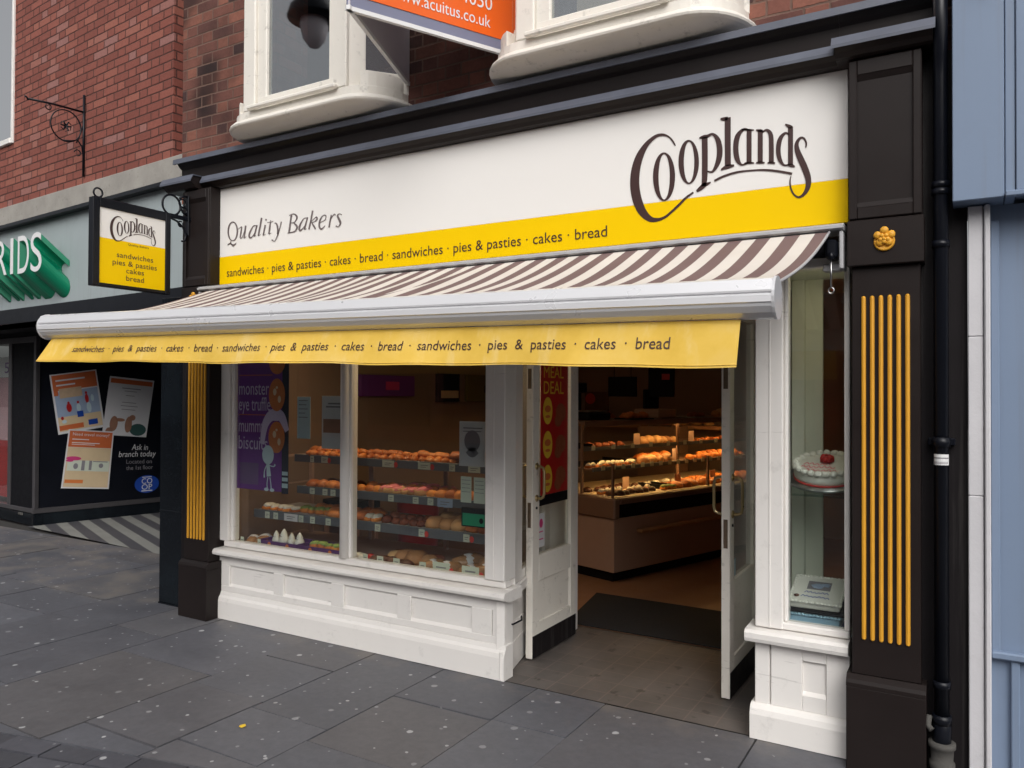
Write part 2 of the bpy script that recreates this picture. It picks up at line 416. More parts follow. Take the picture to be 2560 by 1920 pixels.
# ---------------------------------------------------------------- builders
class B:
    """collects shapes, written in world metres, into one mesh"""
    def __init__(s): s.bm = bmesh.new()
    def _bev(s, verts, bev, seg=1):
        if bev:
            vs = set(verts)
            es = list({e for v in verts for e in v.link_edges if e.verts[0] in vs and e.verts[1] in vs})
            bmesh.ops.bevel(s.bm, geom=es, offset=bev, segments=seg, affect='EDGES', profile=0.5)
    def box(s, x0, x1, y0, y1, z0, z1, bev=0.0, seg=1):
        vs = [s.bm.verts.new(p) for p in ((x0,y0,z0),(x1,y0,z0),(x1,y1,z0),(x0,y1,z0),(x0,y0,z1),(x1,y0,z1),(x1,y1,z1),(x0,y1,z1))]
        for f in ((0,3,2,1),(4,5,6,7),(0,1,5,4),(1,2,6,5),(2,3,7,6),(3,0,4,7)):
            s.bm.faces.new([vs[i] for i in f])
        s._bev(vs, bev, seg)
        return s
    def seg(s, p, q, t0, t1, z0, z1, bev=0.0):
        """upright slab over the plan segment p-q; t0..t1 are offsets to the left of p->q"""
        p = Vector(p); q = Vector(q); d = (q - p).normalized(); n = Vector((-d.y, d.x))
        pts = [p + n * t0, q + n * t0, q + n * t1, p + n * t1]
        return s.prism([(a.x, a.y) for a in pts], z0, z1, bev)
    def prism(s, plan, z0, z1, bev=0.0):
        lo = [s.bm.verts.new((x, y, z0)) for x, y in plan]; hi = [s.bm.verts.new((x, y, z1)) for x, y in plan]
        n = len(plan)
        fs = [s.bm.faces.new(list(reversed(lo))), s.bm.faces.new(hi)]
        for i in range(n): fs.append(s.bm.faces.new((lo[i], lo[(i+1) % n], hi[(i+1) % n], hi[i])))
        bmesh.ops.recalc_face_normals(s.bm, faces=fs)
        s._bev(lo + hi, bev)
        return s
    def sweep(s, prof, a, b, caps=True):
        """profile [(dy,dz)] carried from point a to point b along x"""
        r0 = [s.bm.verts.new((a[0], a[1] + u, a[2] + v)) for u, v in prof]
        r1 = [s.bm.verts.new((b[0], b[1] + u, b[2] + v)) for u, v in prof]
        n = len(prof); fs = []
        for i in range(n): fs.append(s.bm.faces.new((r0[i], r0[(i+1) % n], r1[(i+1) % n], r1[i])))
        if caps: fs += [s.bm.faces.new(list(reversed(r0))), s.bm.faces.new(r1)]
        bmesh.ops.recalc_face_normals(s.bm, faces=fs)
        return s
    def tube(s, pts, r, n=10, close=False, caps=True):
        pts = [Vector(p) for p in pts]
        rr = r if isinstance(r, (list, tuple)) else [r] * len(pts)
        rings = []; ref = None
        m_ = len(pts)
        for i, p in enumerate(pts):
            if close: t = pts[(i+1) % m_] - pts[i-1]
            else: t = pts[min(i+1, m_-1)] - pts[max(i-1, 0)]
            t.normalize()
            if ref is None:
                ref = Vector((0,0,1)) if abs(t.z) < 0.9 else Vector((1,0,0))
            u = (ref - t * ref.dot(t)).normalized(); w = t.cross(u); ref = u
            rings.append([s.bm.verts.new(p + (u * math.cos(2*math.pi*k/n) + w * math.sin(2*math.pi*k/n)) * rr[i]) for k in range(n)])
        for i in range(m_ if close else m_ - 1):
            a, b = rings[i], rings[(i+1) % m_]
            for k in range(n): s.bm.faces.new((a[k], a[(k+1) % n], b[(k+1) % n], b[k])).smooth = True
        if caps and not close:
            s.bm.faces.new(list(reversed(rings[0]))); s.bm.faces.new(rings[-1])
        return s
    def lathe(s, prof, c, n=24, axis='z'):
        """profile [(r,h)] turned about an axis through c"""
        rings = []
        for r, h in prof:
            ring = []
            for k in range(n):
                a = 2*math.pi*k/n
                if axis == 'z': p = (c[0] + r*math.cos(a), c[1] + r*math.sin(a), c[2] + h)
                elif axis == 'y': p = (c[0] + r*math.cos(a), c[1] + h, c[2] + r*math.sin(a))
                else: p = (c[0] + h, c[1] + r*math.cos(a), c[2] + r*math.sin(a))
                ring.append(s.bm.verts.new(p))
            rings.append(ring)
        fs = []
        for a, b in zip(rings, rings[1:]):
            for k in range(n):
                f = s.bm.faces.new((a[k], a[(k+1) % n], b[(k+1) % n], b[k])); f.smooth = True; fs.append(f)
        for ring in (rings[0], rings[-1]): fs.append(s.bm.faces.new(ring))
        bmesh.ops.recalc_face_normals(s.bm, faces=fs)
        return s
    def loft(s, rings):
        R_ = [[s.bm.verts.new((x, y, z)) for x, y in pl] for pl, z in rings]; n = len(R_[0]); fs = []
        for a, c in zip(R_, R_[1:]):
            for k in range(n): fs.append(s.bm.faces.new((a[k], a[(k+1) % n], c[(k+1) % n], c[k])))
        fs += [s.bm.faces.new(R_[0][::-1]), s.bm.faces.new(R_[-1])]
        bmesh.ops.recalc_face_normals(s.bm, faces=fs); return s
    def poly(s, pts):
        s.bm.faces.new([s.bm.verts.new(p) for p in pts]); return s
    def blob(s, c, size, seed=0, rough=0.06, sub=2, flat=0.35, rot=0.0, tilt=0.0):
        """a baked lump: squashed ball with a flat underside"""
        rnd = random.Random(seed)
        r = bmesh.ops.create_icosphere(s.bm, subdivisions=sub, radius=1.0)
        ph = [rnd.uniform(0, 6.28) for _ in range(6)]
        mr = Matrix.Rotation(rot, 3, 'Z') @ Matrix.Rotation(tilt, 3, 'X')
        for v in r['verts']:
            p = v.co
            k = 1 + rough * (math.sin(3.1*p.x + ph[0]) + math.sin(4.3*p.y + ph[1]) + math.sin(5.2*p.z + 3*p.x + ph[2])) / 1.6
            q = Vector((p.x*size[0]*k, p.y*size[1]*k, max(p.z, -flat)*size[2]*k + flat*size[2]))
            v.co = Vector(c) + mr @ q
            for f in v.link_faces: f.smooth = True
        return s
    def text(s, body, fn, width=None, height=None, center=False):
        """flat lettering; fn maps (u,v) in metres from the left of the baseline to a point"""
        cu = bpy.data.curves.new('t', 'FONT'); cu.body = body; cu.size = 1.0; cu.resolution_u = 3
        o = bpy.data.objects.new('t', cu)
        me = o.to_mesh()
        xs = [v.co.x for v in me.vertices] or [0, 1]
        x0, x1 = min(xs), max(xs)
        k = (width / (x1 - x0)) if width else height
        kz = height if height else k
        off = -(x1 - x0) * k / 2 if center else 0
        vs = [s.bm.verts.new(fn((v.co.x - x0) * k + off, v.co.y * kz)) for v in me.vertices]
        for p in me.polygons:
            try: s.bm.faces.new([vs[i] for i in p.vertices])
            except ValueError: pass
        o.to_mesh_clear()
        bpy.data.objects.remove(o); bpy.data.curves.remove(cu)
        return s
    def words(s, line, fn, width, size, kx=1.0):
        """a spaced-out line: words and dots at one size, the gaps stretched to fill the width"""
        ws = []
        for w in line.split(' '):
            t = B(); t.text(w, lambda u, v: (u, v, 0), width=None, height=size); ws.append((w, max(v.co.x for v in t.bm.verts)*kx)); t.bm.free()
        gap = (width - sum(w for _, w in ws))/(len(ws) - 1); x = 0
        for w, wd in ws:
            s.text(w, lambda u, v, x=x: fn(x + u, v), width=wd, height=size); x += wd + gap
        return s
    def stroke(s, pts, fn, k=1.0, sub=6, flip=1):
        """pen stroke through (u,v,width) points: Catmull-Rom ribbon"""
        P = [Vector(p) for p in pts]
        out = []
        for i in range(len(P) - 1):
            a, b, c, d = P[max(i-1, 0)], P[i], P[i+1], P[min(i+2, len(P)-1)]
            for j in range(sub):
                t = j / sub
                out.append(0.5 * ((2*b) + (c-a)*t + (2*a-5*b+4*c-d)*t*t + (3*b-a-3*c+d)*t**3))
        out.append(P[-1])
        L, Rr = [], []
        for i, p in enumerate(out):
            t = out[min(i+1, len(out)-1)] - out[max(i-1, 0)]
            n = Vector((-t.y, t.x)); n = n.normalized() * max(p.z, 0.0005) / 2
            L.append(s.bm.verts.new(fn((p.x + n.x)*k, (p.y + n.y)*k))); Rr.append(s.bm.verts.new(fn((p.x - n.x)*k, (p.y - n.y)*k)))
        for i in range(len(out) - 1):
            s.bm.faces.new((Rr[i], Rr[i+1], L[i+1], L[i]))
        return s
    def ring(s, o, i, fn, k=1.0, n=40):
        """letter o: the area between two ellipses (cx, cy, rx, ry, slant)"""
        def e(q, a): return fn((q[0] + q[2]*math.cos(a))*k, (q[1] + q[3]*math.sin(a) + q[4]*math.cos(a))*k)
        A = [s.bm.verts.new(e(o, 2*math.pi*j/n)) for j in range(n)]; C = [s.bm.verts.new(e(i, 2*math.pi*j/n)) for j in range(n)]
        for j in range(n): s.bm.faces.new((A[j], A[(j+1) % n], C[(j+1) % n], C[j]))
        return s
    def disc(s, fn, rx, ry, n=28):
        s.bm.faces.new([s.bm.verts.new(fn(rx*math.cos(2*math.pi*j/n), ry*math.sin(2*math.pi*j/n))) for j in range(n)]); return s

def origin_of(o):
    p = Vector((0, 0, 0))
    while o: p += o.location; o = o.parent
    return p

def obj(name, b, material, parent=None, smooth=False, label=None, base=None):
    """link the shapes as ONE mesh object; world coordinates become local to the parent"""
    bm = b.bm
    at = origin_of(parent) if parent else Vector(base or (0, 0, 0))
    if at.length: bmesh.ops.translate(bm, verts=bm.verts, vec=-at)
    me = bpy.data.meshes.new(name)
    bm.to_mesh(me); bm.free()
    if smooth:
        for p in me.polygons: p.use_smooth = True
    me.materials.append(material if not isinstance(material, str) else W[material])
    o = bpy.data.objects.new(name, me)
    COL.objects.link(o)
    if parent: o.parent = parent
    else: o.location = at
    if label: o['label'] = label
    return o

def tag(o, label, cat, group=None):
    o['label'] = label; o['category'] = cat
    if group: o['group'] = group
    return o

def thing(name, label, cat, loc=(0, 0, 0), group=None):
    o = bpy.data.objects.new(name, None)
    o.empty_display_size = 0.1
    COL.objects.link(o); o.location = loc
    return tag(o, label, cat, group)

def struct(name, b, material):
    o = obj(name, b, material); o['kind'] = 'structure'; return o

def copy_tree(o, loc, rotz=None, label=None, group=None, parent=None):
    c = o.copy(); COL.objects.link(c)
    if parent: c.parent = parent
    else:
        c.location = loc
        if rotz is not None: c.rotation_euler = (0, 0, rotz)
        if label: c['label'] = label
        if group: c['group'] = group
    for ch in list(o.children): copy_tree(ch, None, parent=c)
    return c

def on_wall(y, x0=0.0, z0=0.0):            # flat work on a wall that faces the street
    return lambda u, v: (x0 + u, y, z0 + v)

def circle(c, r, a0, a1, n, plane='yz', grow=1.0):
    out = []
    for i in range(n + 1):
        t = i / n; a = R(a0 + (a1 - a0) * t); q = r * (grow ** t)
        if plane == 'yz': out.append((c[0], c[1] + q*math.cos(a), c[2] + q*math.sin(a)))
        else: out.append((c[0] + q*math.cos(a), c[1], c[2] + q*math.sin(a)))
    return out

# ---------------------------------------------------------------- ground
gb = B(); gb.poly([(-90, -60, -0.03), (60, -60, -0.03), (60, 40, -0.03), (-90, 40, -0.03)])
struct('ground', gb, 'ground')
gb = B(); gb.poly([(-60, -40, -0.022), (40, -40, -0.022), (40, -1.0, -0.022), (-60, -4.0, -0.022)])
struct('road', gb, 'asphalt')

rnd = random.Random(3)
pb = B(); lay = pb.bm.loops.layers.float_color.new('tint')
cols = [3.4, 2.6, 1.95, 1.2, 0.62, -0.12, -0.86, -1.62, -2.02, -2.62, -3.14, -3.68, -4.52, -5.03, -5.7, -6.5, -7.2, -8.0, -8.7, -9.5, -10.2, -11.0, -11.8, -12.6, -13.5, -14.4]
tones = [(0.110, 0.112, 0.126), (0.114, 0.113, 0.124), (0.106, 0.109, 0.125), (0.114, 0.111, 0.118), (0.119, 0.119, 0.130), (0.103, 0.105, 0.120)]
for xr, xl in zip(cols, cols[1:]):
    y = -4.2 + rnd.uniform(0, 0.7)
    top = 1.20 if xl < -5.5 else 0.02
    while y < top:
        ln = rnd.uniform(0.42, 0.95)
        y1 = min(y + ln, top)
        if top - y1 < 0.28: y1 = top
        j = 0.003 + rnd.random() * 0.002
        dz = rnd.uniform(-0.002, 0.002); tl = rnd.uniform(-0.0015, 0.0015)
        ax, bx = xl + j + rnd.uniform(-.004, .004), xr - j + rnd.uniform(-.004, .004)
        vs = [pb.bm.verts.new(p) for p in ((ax, y+j, dz), (bx, y+j+rnd.uniform(-.006,.006), dz+tl), (bx, y1-j, dz), (ax, y1-j+rnd.uniform(-.006,.006), dz-tl))]
        f = pb.bm.faces.new(vs)
        c = rnd.choice(tones); k = rnd.uniform(0.92, 1.08)
        for l in f.loops: l[lay] = (c[0]*k, c[1]*k, c[2]*k, 1)
        y = y1
n = Vector((0.234, -1.0, 0)).normalized()
bmesh.ops.bisect_plane(pb.bm, geom=pb.bm.verts[:] + pb.bm.edges[:] + pb.bm.faces[:], plane_co=(-1.76, -1.245, 0), plane_no=n, clear_outer=True)
bmesh.ops.translate(pb.bm, verts=pb.bm.verts, vec=(0, 0, -0.02))
r = bmesh.ops.extrude_face_region(pb.bm, geom=pb.bm.faces[:])
low = [g for g in r['geom'] if isinstance(g, bmesh.types.BMVert)]
bmesh.ops.translate(pb.bm, verts=low, vec=(0, 0, 0.02))
bmesh.ops.recalc_face_normals(pb.bm, faces=pb.bm.faces[:])
struct('pavement', pb, W['paving'])

# channel of small dark setts along the flags
sb = B(); lay = sb.bm.loops.layers.float_color.new('tint')
dv = Vector((1, 0.234, 0)).normalized(); nv = Vector((0.234, -1, 0)).normalized()
for row in range(9):
    t = -9.0 + rnd.uniform(0, 0.2)
    while t < 2.0:
        ln = rnd.uniform(0.19, 0.27)
        o0 = Vector((-1.76, -1.245, 0)) + dv * (t + 0.004) + nv * (0.012 + row * 0.128)
        a = dv * (ln - 0.008); b_ = nv * 0.118
        z = rnd.uniform(-0.004, 0.001)
        vs = [sb.bm.verts.new(q + Vector((0, 0, z + rnd.uniform(-.0015, .0015)))) for q in (o0, o0 + b_, o0 + a + b_, o0 + a)]
        f = sb.bm.faces.new(vs); k = rnd.uniform(0.75, 1.15)
        for l in f.loops: l[lay] = (0.075*k, 0.076*k, 0.090*k, 1)
        t += ln
bmesh.ops.translate(sb.bm, verts=sb.bm.verts, vec=(0, 0, -0.02))
r = bmesh.ops.extrude_face_region(sb.bm, geom=sb.bm.faces[:])
bmesh.ops.translate(sb.bm, verts=[g for g in r['geom'] if isinstance(g, bmesh.types.BMVert)], vec=(0, 0, 0.02))
bmesh.ops.recalc_face_normals(sb.bm, faces=sb.bm.faces[:])
struct('road_channel', sb, W['paving'])

tb = B(); tb.poly([(-2.24, 0.024, 0.0), (-0.88, 0.024, 0.0), (-0.86, 1.16, 0.0), (-2.50, 1.16, 0.0)])
struct('entrance_floor', tb, 'tiles')
tb = B(); tb.poly([(-7.0, 1.16, 0.004), (-5.3, 1.05, 0.004), (-5.3, 4.6, 0.004), (-9.0, 4.6, 0.004), (-9.56, 1.33, 0.004)])
struct('striped_floor', tb, 'stripes')

# ---------------------------------------------------------------- the bakery building
bk = thing('bakery_building', 'old brick bakery with dark brown pilasters, cream shop window and double doors', 'shop building', (-2.5, 0, 0))
b = B()
b.box(-5.21, -0.10, 0.15, 0.45, 3.03, 3.50); b.box(-5.21, -0.10, 0.15, 0.45, 4.70, 6.6)   # upper wall, open behind the oriels
for xa, xb in ((-5.21, -4.20), (-3.22, -2.13), (-1.12, -0.10)): b.box(xa, xb, 0.15, 0.45, 3.50, 4.70)
obj('brick_wall', b, 'brick_old', bk)
b = B()                                                          # inner shell: beam, sides, back
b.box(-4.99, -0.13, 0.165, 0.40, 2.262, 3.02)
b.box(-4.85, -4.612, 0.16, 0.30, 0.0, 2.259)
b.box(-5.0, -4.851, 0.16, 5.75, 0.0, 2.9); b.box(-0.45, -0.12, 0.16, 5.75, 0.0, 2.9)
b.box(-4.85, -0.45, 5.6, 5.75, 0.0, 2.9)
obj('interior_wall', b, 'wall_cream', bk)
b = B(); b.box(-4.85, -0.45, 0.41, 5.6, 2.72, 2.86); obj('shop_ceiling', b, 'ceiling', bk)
b = B(); b.box(-5.03, -0.1, 0.46, 6.0, 6.4, 6.6); b.box(-5.03, -0.1, 5.8, 6.0, 2.9, 6.4); b.box(-5.03, -4.8, 0.46, 5.8, 2.9, 6.4); b.box(-0.3, -0.1, 0.46, 5.8, 2.9, 6.4)
obj('roof', b, 'black_dull', bk)
sf = B(); sf.poly([(-4.85, 0.12, 0.001), (-2.30, 0.12, 0.001), (-2.502, 1.162, 0.001), (-0.858, 1.162, 0.001), (-0.83, 0.12, 0.001), (-0.45, 0.12, 0.001), (-0.45, 5.6, 0.001), (-4.85, 5.6, 0.001)])
struct('shop_floor', sf, 'terracotta')

# cornice: sloped frieze, two lips, broken forward over the pilasters
b = B()
def lip(d): return [(0.15, 3.031), (-0.03 - d, 3.031), (-0.045 - d, 3.036), (-0.060 - d, 3.052), (-0.085 - d, 3.068), (-0.085 - d, 3.078), (-0.066 - d, 3.112), (0.012, 3.118), (0.008, 3.225), (-0.012, 3.240), (-0.030, 3.262), (-0.045, 3.272), (-0.045, 3.284), (0.15, 3.300)]
def lead(d): return [(-0.0915 - d, 3.066), (-0.0915 - d, 3.080), (-0.0705 - d, 3.118), (0.011, 3.124), (0.011, 3.119), (-0.067 - d, 3.1125), (-0.0855 - d, 3.079)]
b.sweep(lip(0.0), (-4.70, 0, 0), (-0.50, 0, 0))
for x0, x1 in ((-5.02, -4.7003), (-0.4997, -0.13)): b.sweep(lip(0.075), (x0, 0, 0), (x1, 0, 0))
cor = obj('cornice', b, 'brown', bk)
b = B()                                                          # lead dressed over the lips
b.sweep(lead(0.0), (-4.69, 0, 0), (-0.512, 0, 0))
for x0, x1 in ((-5.03, -4.69), (-0.512, -0.12)): b.sweep(lead(0.075), (x0, 0, 0), (x1, 0, 0))
b.sweep([(-0.056, 3.256), (-0.052, 3.292), (0.149, 3.308), (0.149, 3.301), (-0.0455, 3.2845), (-0.0455, 3.256)], (-5.04, 0, 0), (-0.11, 0, 0))
obj('lead_flashing', b, 'lead', cor)

# pilasters with gilded flutes and a rosette
def pilaster(x0, x1, lab):
    b = B()
    b.box(x0, x1, -0.10, 0.15, 0.0, 0.355, 0.004)                # plinth block
    b.sweep([(0.15, 0.355), (-0.10, 0.355), (-0.10, 0.37), (-0.094, 0.385), (-0.072, 0.402), (0.15, 0.402)], (x0, 0, 0), (x1, 0, 0))
    b.box(x0 + 0.02, x1 - 0.02, -0.07, 0.15, 0.402, 2.14, 0.004)  # shaft
    b.box(x0 + 0.005, x1 - 0.005, -0.10, 0.15, 2.14, 2.335, 0.004)
    b.box(x0 + 0.012, x1 - 0.012, -0.085, 0.15, 2.336, 3.03, 0.003)  # panelled block
    for a, c, d, e in ((x0 + 0.012, x0 + 0.045, 2.34, 3.02), (x1 - 0.045, x1 - 0.012, 2.34, 3.02), (x0 + 0.045, x1 - 0.045, 2.34, 2.39), (x0 + 0.045, x1 - 0.045, 2.955, 3.02)):
        b.box(a, c, -0.100, -0.0845, d, e, 0.004)
    m0, m1 = x0 + 0.045, x1 - 0.045                              # bolection slips inside the panel
    b.sweep([(-0.085, 2.39), (-0.098, 2.39), (-0.086, 2.412)], (m0, 0, 0), (m1, 0, 0))
    b.sweep([(-0.085, 2.955), (-0.098, 2.955), (-0.086, 2.933)], (m0, 0, 0), (m1, 0, 0))
    p = obj('pilaster', b, 'brown', bk, label=lab)
    w = (x1 - x0 - 0.04) ; step = w * 0.128; c0 = (x0 + x1) / 2 - 2.5 * step
    for k in range(6):
        f = B(); cx = c0 + k * step; zt, zb = 2.005, 0.56
        prof = [(cx - 0.0092, -0.0705), (cx - 0.0065, -0.0780), (cx, -0.0805), (cx + 0.0065, -0.0780), (cx + 0.0092, -0.0705)]
        f.prism(prof, zb, zt)
        f.lathe([(0.0092, 0.0), (0.007, -0.0075), (0.0, -0.010)], (cx, -0.0705, zb), 14, 'y')
        f.lathe([(0.0092, 0.0), (0.007, -0.0075), (0.0, -0.010)], (cx, -0.0705, zt), 14, 'y')
        obj('flute', f, 'gold', p)
    f = B(); cx = (x0 + x1) / 2 + 0.0; cz = 2.235
    f.lathe([(0.039, 0.0), (0.041, -0.006), (0.036, -0.012), (0.031, -0.008), (0.0, -0.009)], (cx, -0.1005, cz), 28, 'y')
    for k in range(5):
        a = R(90 + 72 * k)
        f.blob((cx + 0.027*math.cos(a), -0.112, cz + 0.027*math.sin(a)), (0.0175, 0.010, 0.0175), k, 0.04, 2, 1.0)
        a2 = a + R(36)
        f.blob((cx + 0.014*math.cos(a2), -0.118, cz + 0.014*math.sin(a2)), (0.0105, 0.009, 0.0105), k, 0.04, 2, 1.0)
    f.blob((cx, -0.123, cz), (0.008, 0.007, 0.008), 9, 0.03, 2, 1.0)
    obj('rosette', f, 'gold', p, smooth=True)
pilaster(-0.462, -0.160, 'pilaster beside the blue shopfront')
pilaster(-4.872, -4.570, 'pilaster below the hanging sign')
b = B(); b.box(-4.95, -4.873, -0.02, 0.15, 0.0, 3.03); obj('pilaster_backing', b, 'brown_dull', bk)
b = B(); b.box(-0.30, -0.012, 0.005, 0.149, 0.0, 3.03); obj('flank_board', b, 'brown_dull', bk)

# ---- stall riser under the display window
b = B()
b.box(-4.60, -2.235, 0.046, 0.12, 0.0, 0.436)
zs = (0.165, 0.232, 0.376, 0.4355)
b.box(-4.60, -2.235, 0.028, 0.0455, 0.19, zs[1], 0.003); b.box(-4.60, -2.235, 0.028, 0.0455, zs[2], zs[3], 0.003)
for x0, x1 in ((-4.60, -4.49), (-4.05, -3.96), (-3.53, -3.425), (-2.995, -2.89), (-2.455, -2.32), (-2.3145, -2.2355)):
    b.box(x0, x1, 0.0283, 0.0457, zs[1] - 0.001, zs[2] + 0.001, 0.0025)
for x0, x1 in ((-4.49, -4.05), (-3.96, -3.53), (-3.425, -2.995), (-2.89, -2.455)):
    b.sweep([(0.0458, zs[1]), (0.032, zs[1]), (0.045, zs[1] + 0.014)], (x0, 0, 0), (x1, 0, 0))
    b.sweep([(0.0458, zs[2]), (0.032, zs[2]), (0.045, zs[2] - 0.012)], (x0, 0, 0), (x1, 0, 0))
b.sweep([(0.10, 0.003), (0.0, 0.003), (0.0, 0.125), (0.006, 0.15), (0.018, 0.165), (0.026, 0.19), (0.10, 0.19)], (-4.60, 0, 0), (-2.222, 0, 0))
# the side that turns into the doorway
b.seg((-2.2345, 0.029), (-2.475, 0.955), -0.0, 0.05, 0.0, 0.436, 0.002)
b.seg((-2.222, 0.002), (-2.462, 0.955), 0.004, 0.03, 0.003, 0.165, 0.006)
b.seg((-2.262, 0.14), (-2.330, 0.40), -0.006, 0.004, 0.25, 0.27, 0.002)
obj('stall_riser', b, 'white', bk)
b = B(); b.tube([(-2.250, 0.10, 0.292), (-2.228, 0.11, 0.290), (-2.235, 0.22, 0.286), (-2.25, 0.245, 0.30)], 0.005, 8)
obj('door_hook', b, 'black', bk)

# ---- display window
wf = thing('shop_window', '', ''); del wf['label']; del wf['category']
wf.parent = bk; wf.location = Vector((-3.4, 0.05, 0.5)) - Vector((-2.5, 0, 0))
b = B()
b.sweep([(0.16, 0.437), (0.02, 0.437), (0.002, 0.443), (-0.012, 0.449), (-0.034, 0.456), (-0.038, 0.470), (-0.032, 0.487), (-0.02, 0.494), (0.16, 0.501)], (-4.655, 0, 0), (-2.20, 0, 0))
b.seg((-2.2005, 0.06), (-2.438, 0.955), -0.002, 0.08, 0.439, 0.500, 0.006)
b.box(-4.56, -2.237, 0.035, 0.105, 0.502, 0.543, 0.006)
obj('sill', b, 'white', wf)
b = B()
b.box(-4.610, -4.506, 0.028, 0.12, 0.5435, 2.10, 0.004); b.box(-4.5055, -4.480, 0.045, 0.11, 0.5435, 2.10, 0.008)
b.box(-3.478, -3.388, 0.046, 0.115, 0.5435, 2.10, 0.006)
b.tube([(-3.433, 0.046, 0.5435), (-3.433, 0.046, 2.10)], 0.033, 14)
b.box(-2.366, -2.236, 0.022, 0.15, 0.5435, 2.10, 0.005)
b.box(-2.312, -2.306, 0.0195, 0.024, 0.55, 2.09)
b.box(-4.61, -2.236, 0.0225, 0.15, 2.1005, 2.25, 0.005)
b.seg((-2.240, 0.1505), (-2.279, 0.30), 0.0, 0.05, 0.501, 2.10, 0.003)
b.seg((-2.424, 0.86), (-2.458, 0.99), 0.0, 0.05, 0.501, 2.10, 0.003)
b.seg((-2.240, 0.1505), (-2.458, 0.99), 0.0, 0.05, 2.1005, 2.25, 0.003)
b.seg((-2.279, 0.3005), (-2.424, 0.8595), 0.0, 0.05, 0.5012, 0.555, 0.003)
obj('frame', b, 'white', wf)
for x0, x1 in ((-4.4795, -3.479), (-3.387, -2.367)):
    p = B(); p.box(x0, x1, 0.070, 0.076, 0.5440, 2.0995); obj('pane', p, 'pane', wf)
p = B(); p.seg((-2.279, 0.3007), (-2.424, 0.8593), 0.022, 0.028, 0.5555, 2.0995); obj('pane', p, 'pane', wf)

# ---- small side window right of the doors
sw = thing('side_window', '', ''); del sw['label']; del sw['category']
sw.parent = bk; sw.location = Vector((-0.67, 0.05, 0.45)) - Vector((-2.5, 0, 0))
b = B()
b.box(-0.872, -0.463, 0.046, 0.12, 0.0, 0.445)
for x0, x1, z0, z1 in ((-0.872, -0.806, 0.16, 0.444), (-0.80, -0.662, 0.16, 0.444), (-0.560, -0.463, 0.16, 0.444), (-0.6615, -0.5605, 0.385, 0.444), (-0.6615, -0.5605, 0.16, 0.232)):
    b.box(x0, x1, 0.028, 0.0455, z0, z1, 0.0025)
b.sweep([(0.0458, 0.232), (0.030, 0.232), (0.045, 0.246)], (-0.6615, 0, 0), (-0.5605, 0, 0))
b.sweep([(0.12, 0.003), (-0.008, 0.003), (-0.008, 0.115), (0.0, 0.14), (0.014, 0.155), (0.027, 0.16), (0.12, 0.16)], (-0.888, 0, 0), (-0.463, 0, 0))
b.seg((-0.872, 0.05), (-0.872, 0.99), -0.05, 0.0, 0.0, 0.445, 0.002)
b.box(-0.888, -0.874, 0.13, 0.99, 0.003, 0.16, 0.004)
obj('stall_riser', b, 'white', sw)
b = B()
b.sweep([(0.14, 0.446), (0.0, 0.446), (-0.022, 0.452), (-0.028, 0.468), (-0.028, 0.492), (-0.016, 0.505), (0.14, 0.512)], (-0.908, 0, 0), (-0.463, 0, 0))
b.box(-0.908, -0.82, 0.1405, 0.99, 0.450, 0.509, 0.006)
b.box(-0.80, -0.464, 0.03, 0.105, 0.512, 0.545, 0.006)
obj('sill', b, 'white', sw)
b = B()
b.box(-0.872, -0.746, 0.024, 0.14, 0.5125, 2.27, 0.005); b.box(-0.808, -0.801, 0.0215, 0.026, 0.514, 2.2)
b.box(-0.7455, -0.728, 0.045, 0.11, 0.5455, 2.165, 0.006)
b.box(-0.4855, -0.463, 0.034, 0.11, 0.5455, 2.165, 0.004)
b.box(-0.7455, -0.463, 0.030, 0.12, 2.1655, 2.27, 0.005)
b.box(-0.872, -0.825, 0.1405, 0.26, 0.51, 2.27, 0.003); b.box(-0.872, -0.825, 0.88, 0.99, 0.51, 2.27, 0.003)
b.box(-0.872, -0.825, 0.2605, 0.8795, 2.165, 2.27, 0.003); b.box(-0.872, -0.825, 0.2605, 0.8795, 0.511, 0.58, 0.003)
obj('frame', b, 'white', sw)
p = B(); p.box(-0.7275, -0.486, 0.072, 0.078, 0.546, 2.165); obj('pane', p, 'pane', sw)
p = B(); p.box(-0.852, -0.846, 0.261, 0.879, 0.5805, 2.1645); obj('pane', p, 'pane', sw)
b = B()                                                          # lining of the display: deck, boards at the back, head
b.box(-0.82, -0.463, 0.13, 0.62, 0.47, 0.498); b.box(-0.82, -0.463, 0.12, 0.62, 2.19, 2.25)
b.box(-0.81, -0.745, 0.56, 0.60, 0.499, 2.19, 0.004); b.box(-0.7445, -0.66, 0.585, 0.61, 0.499, 2.19)
b.box(-0.485, -0.465, 0.14, 0.62, 0.499, 2.19)
obj('display_lining', b, 'cream_board', sw)
b = B(); b.box(-0.80, -0.49, 0.13, 0.56, 1.118, 1.128); obj('glass_shelf', b, 'glass_green', sw)
b = B(); b.lathe([(0.0, 0.006), (0.034, 0.006), (0.036, 0.0), (0.024, 0.0), (0.022, 0.004), (0.0, 0.004)], (-0.575, 0.24, 2.181), 20)
dl = obj('downlight', b, 'steel', sw)
b = B(); b.lathe([(0.0, 0.0), (0.02, 0.0), (0.018, -0.004), (0.0, -0.006)], (-0.575, 0.24, 2.1835), 16); obj('bulb', b, 'lamp_spot', dl)

# ---- doorway: posts, head, the pair of open doors
b = B()
b.box(-2.52, -2.30, 0.9905, 1.10, 0.0, 2.16, 0.003); b.box(-1.078, -0.82, 0.9905, 1.10, 0.0, 2.16, 0.003)
b.box(-2.52, -0.82, 0.9905, 1.10, 2.1605, 2.72, 0.003)
b.box(-2.36, -0.82, 0.155, 0.99, 2.252, 2.40)
obj('door_frame', b, 'white', bk)

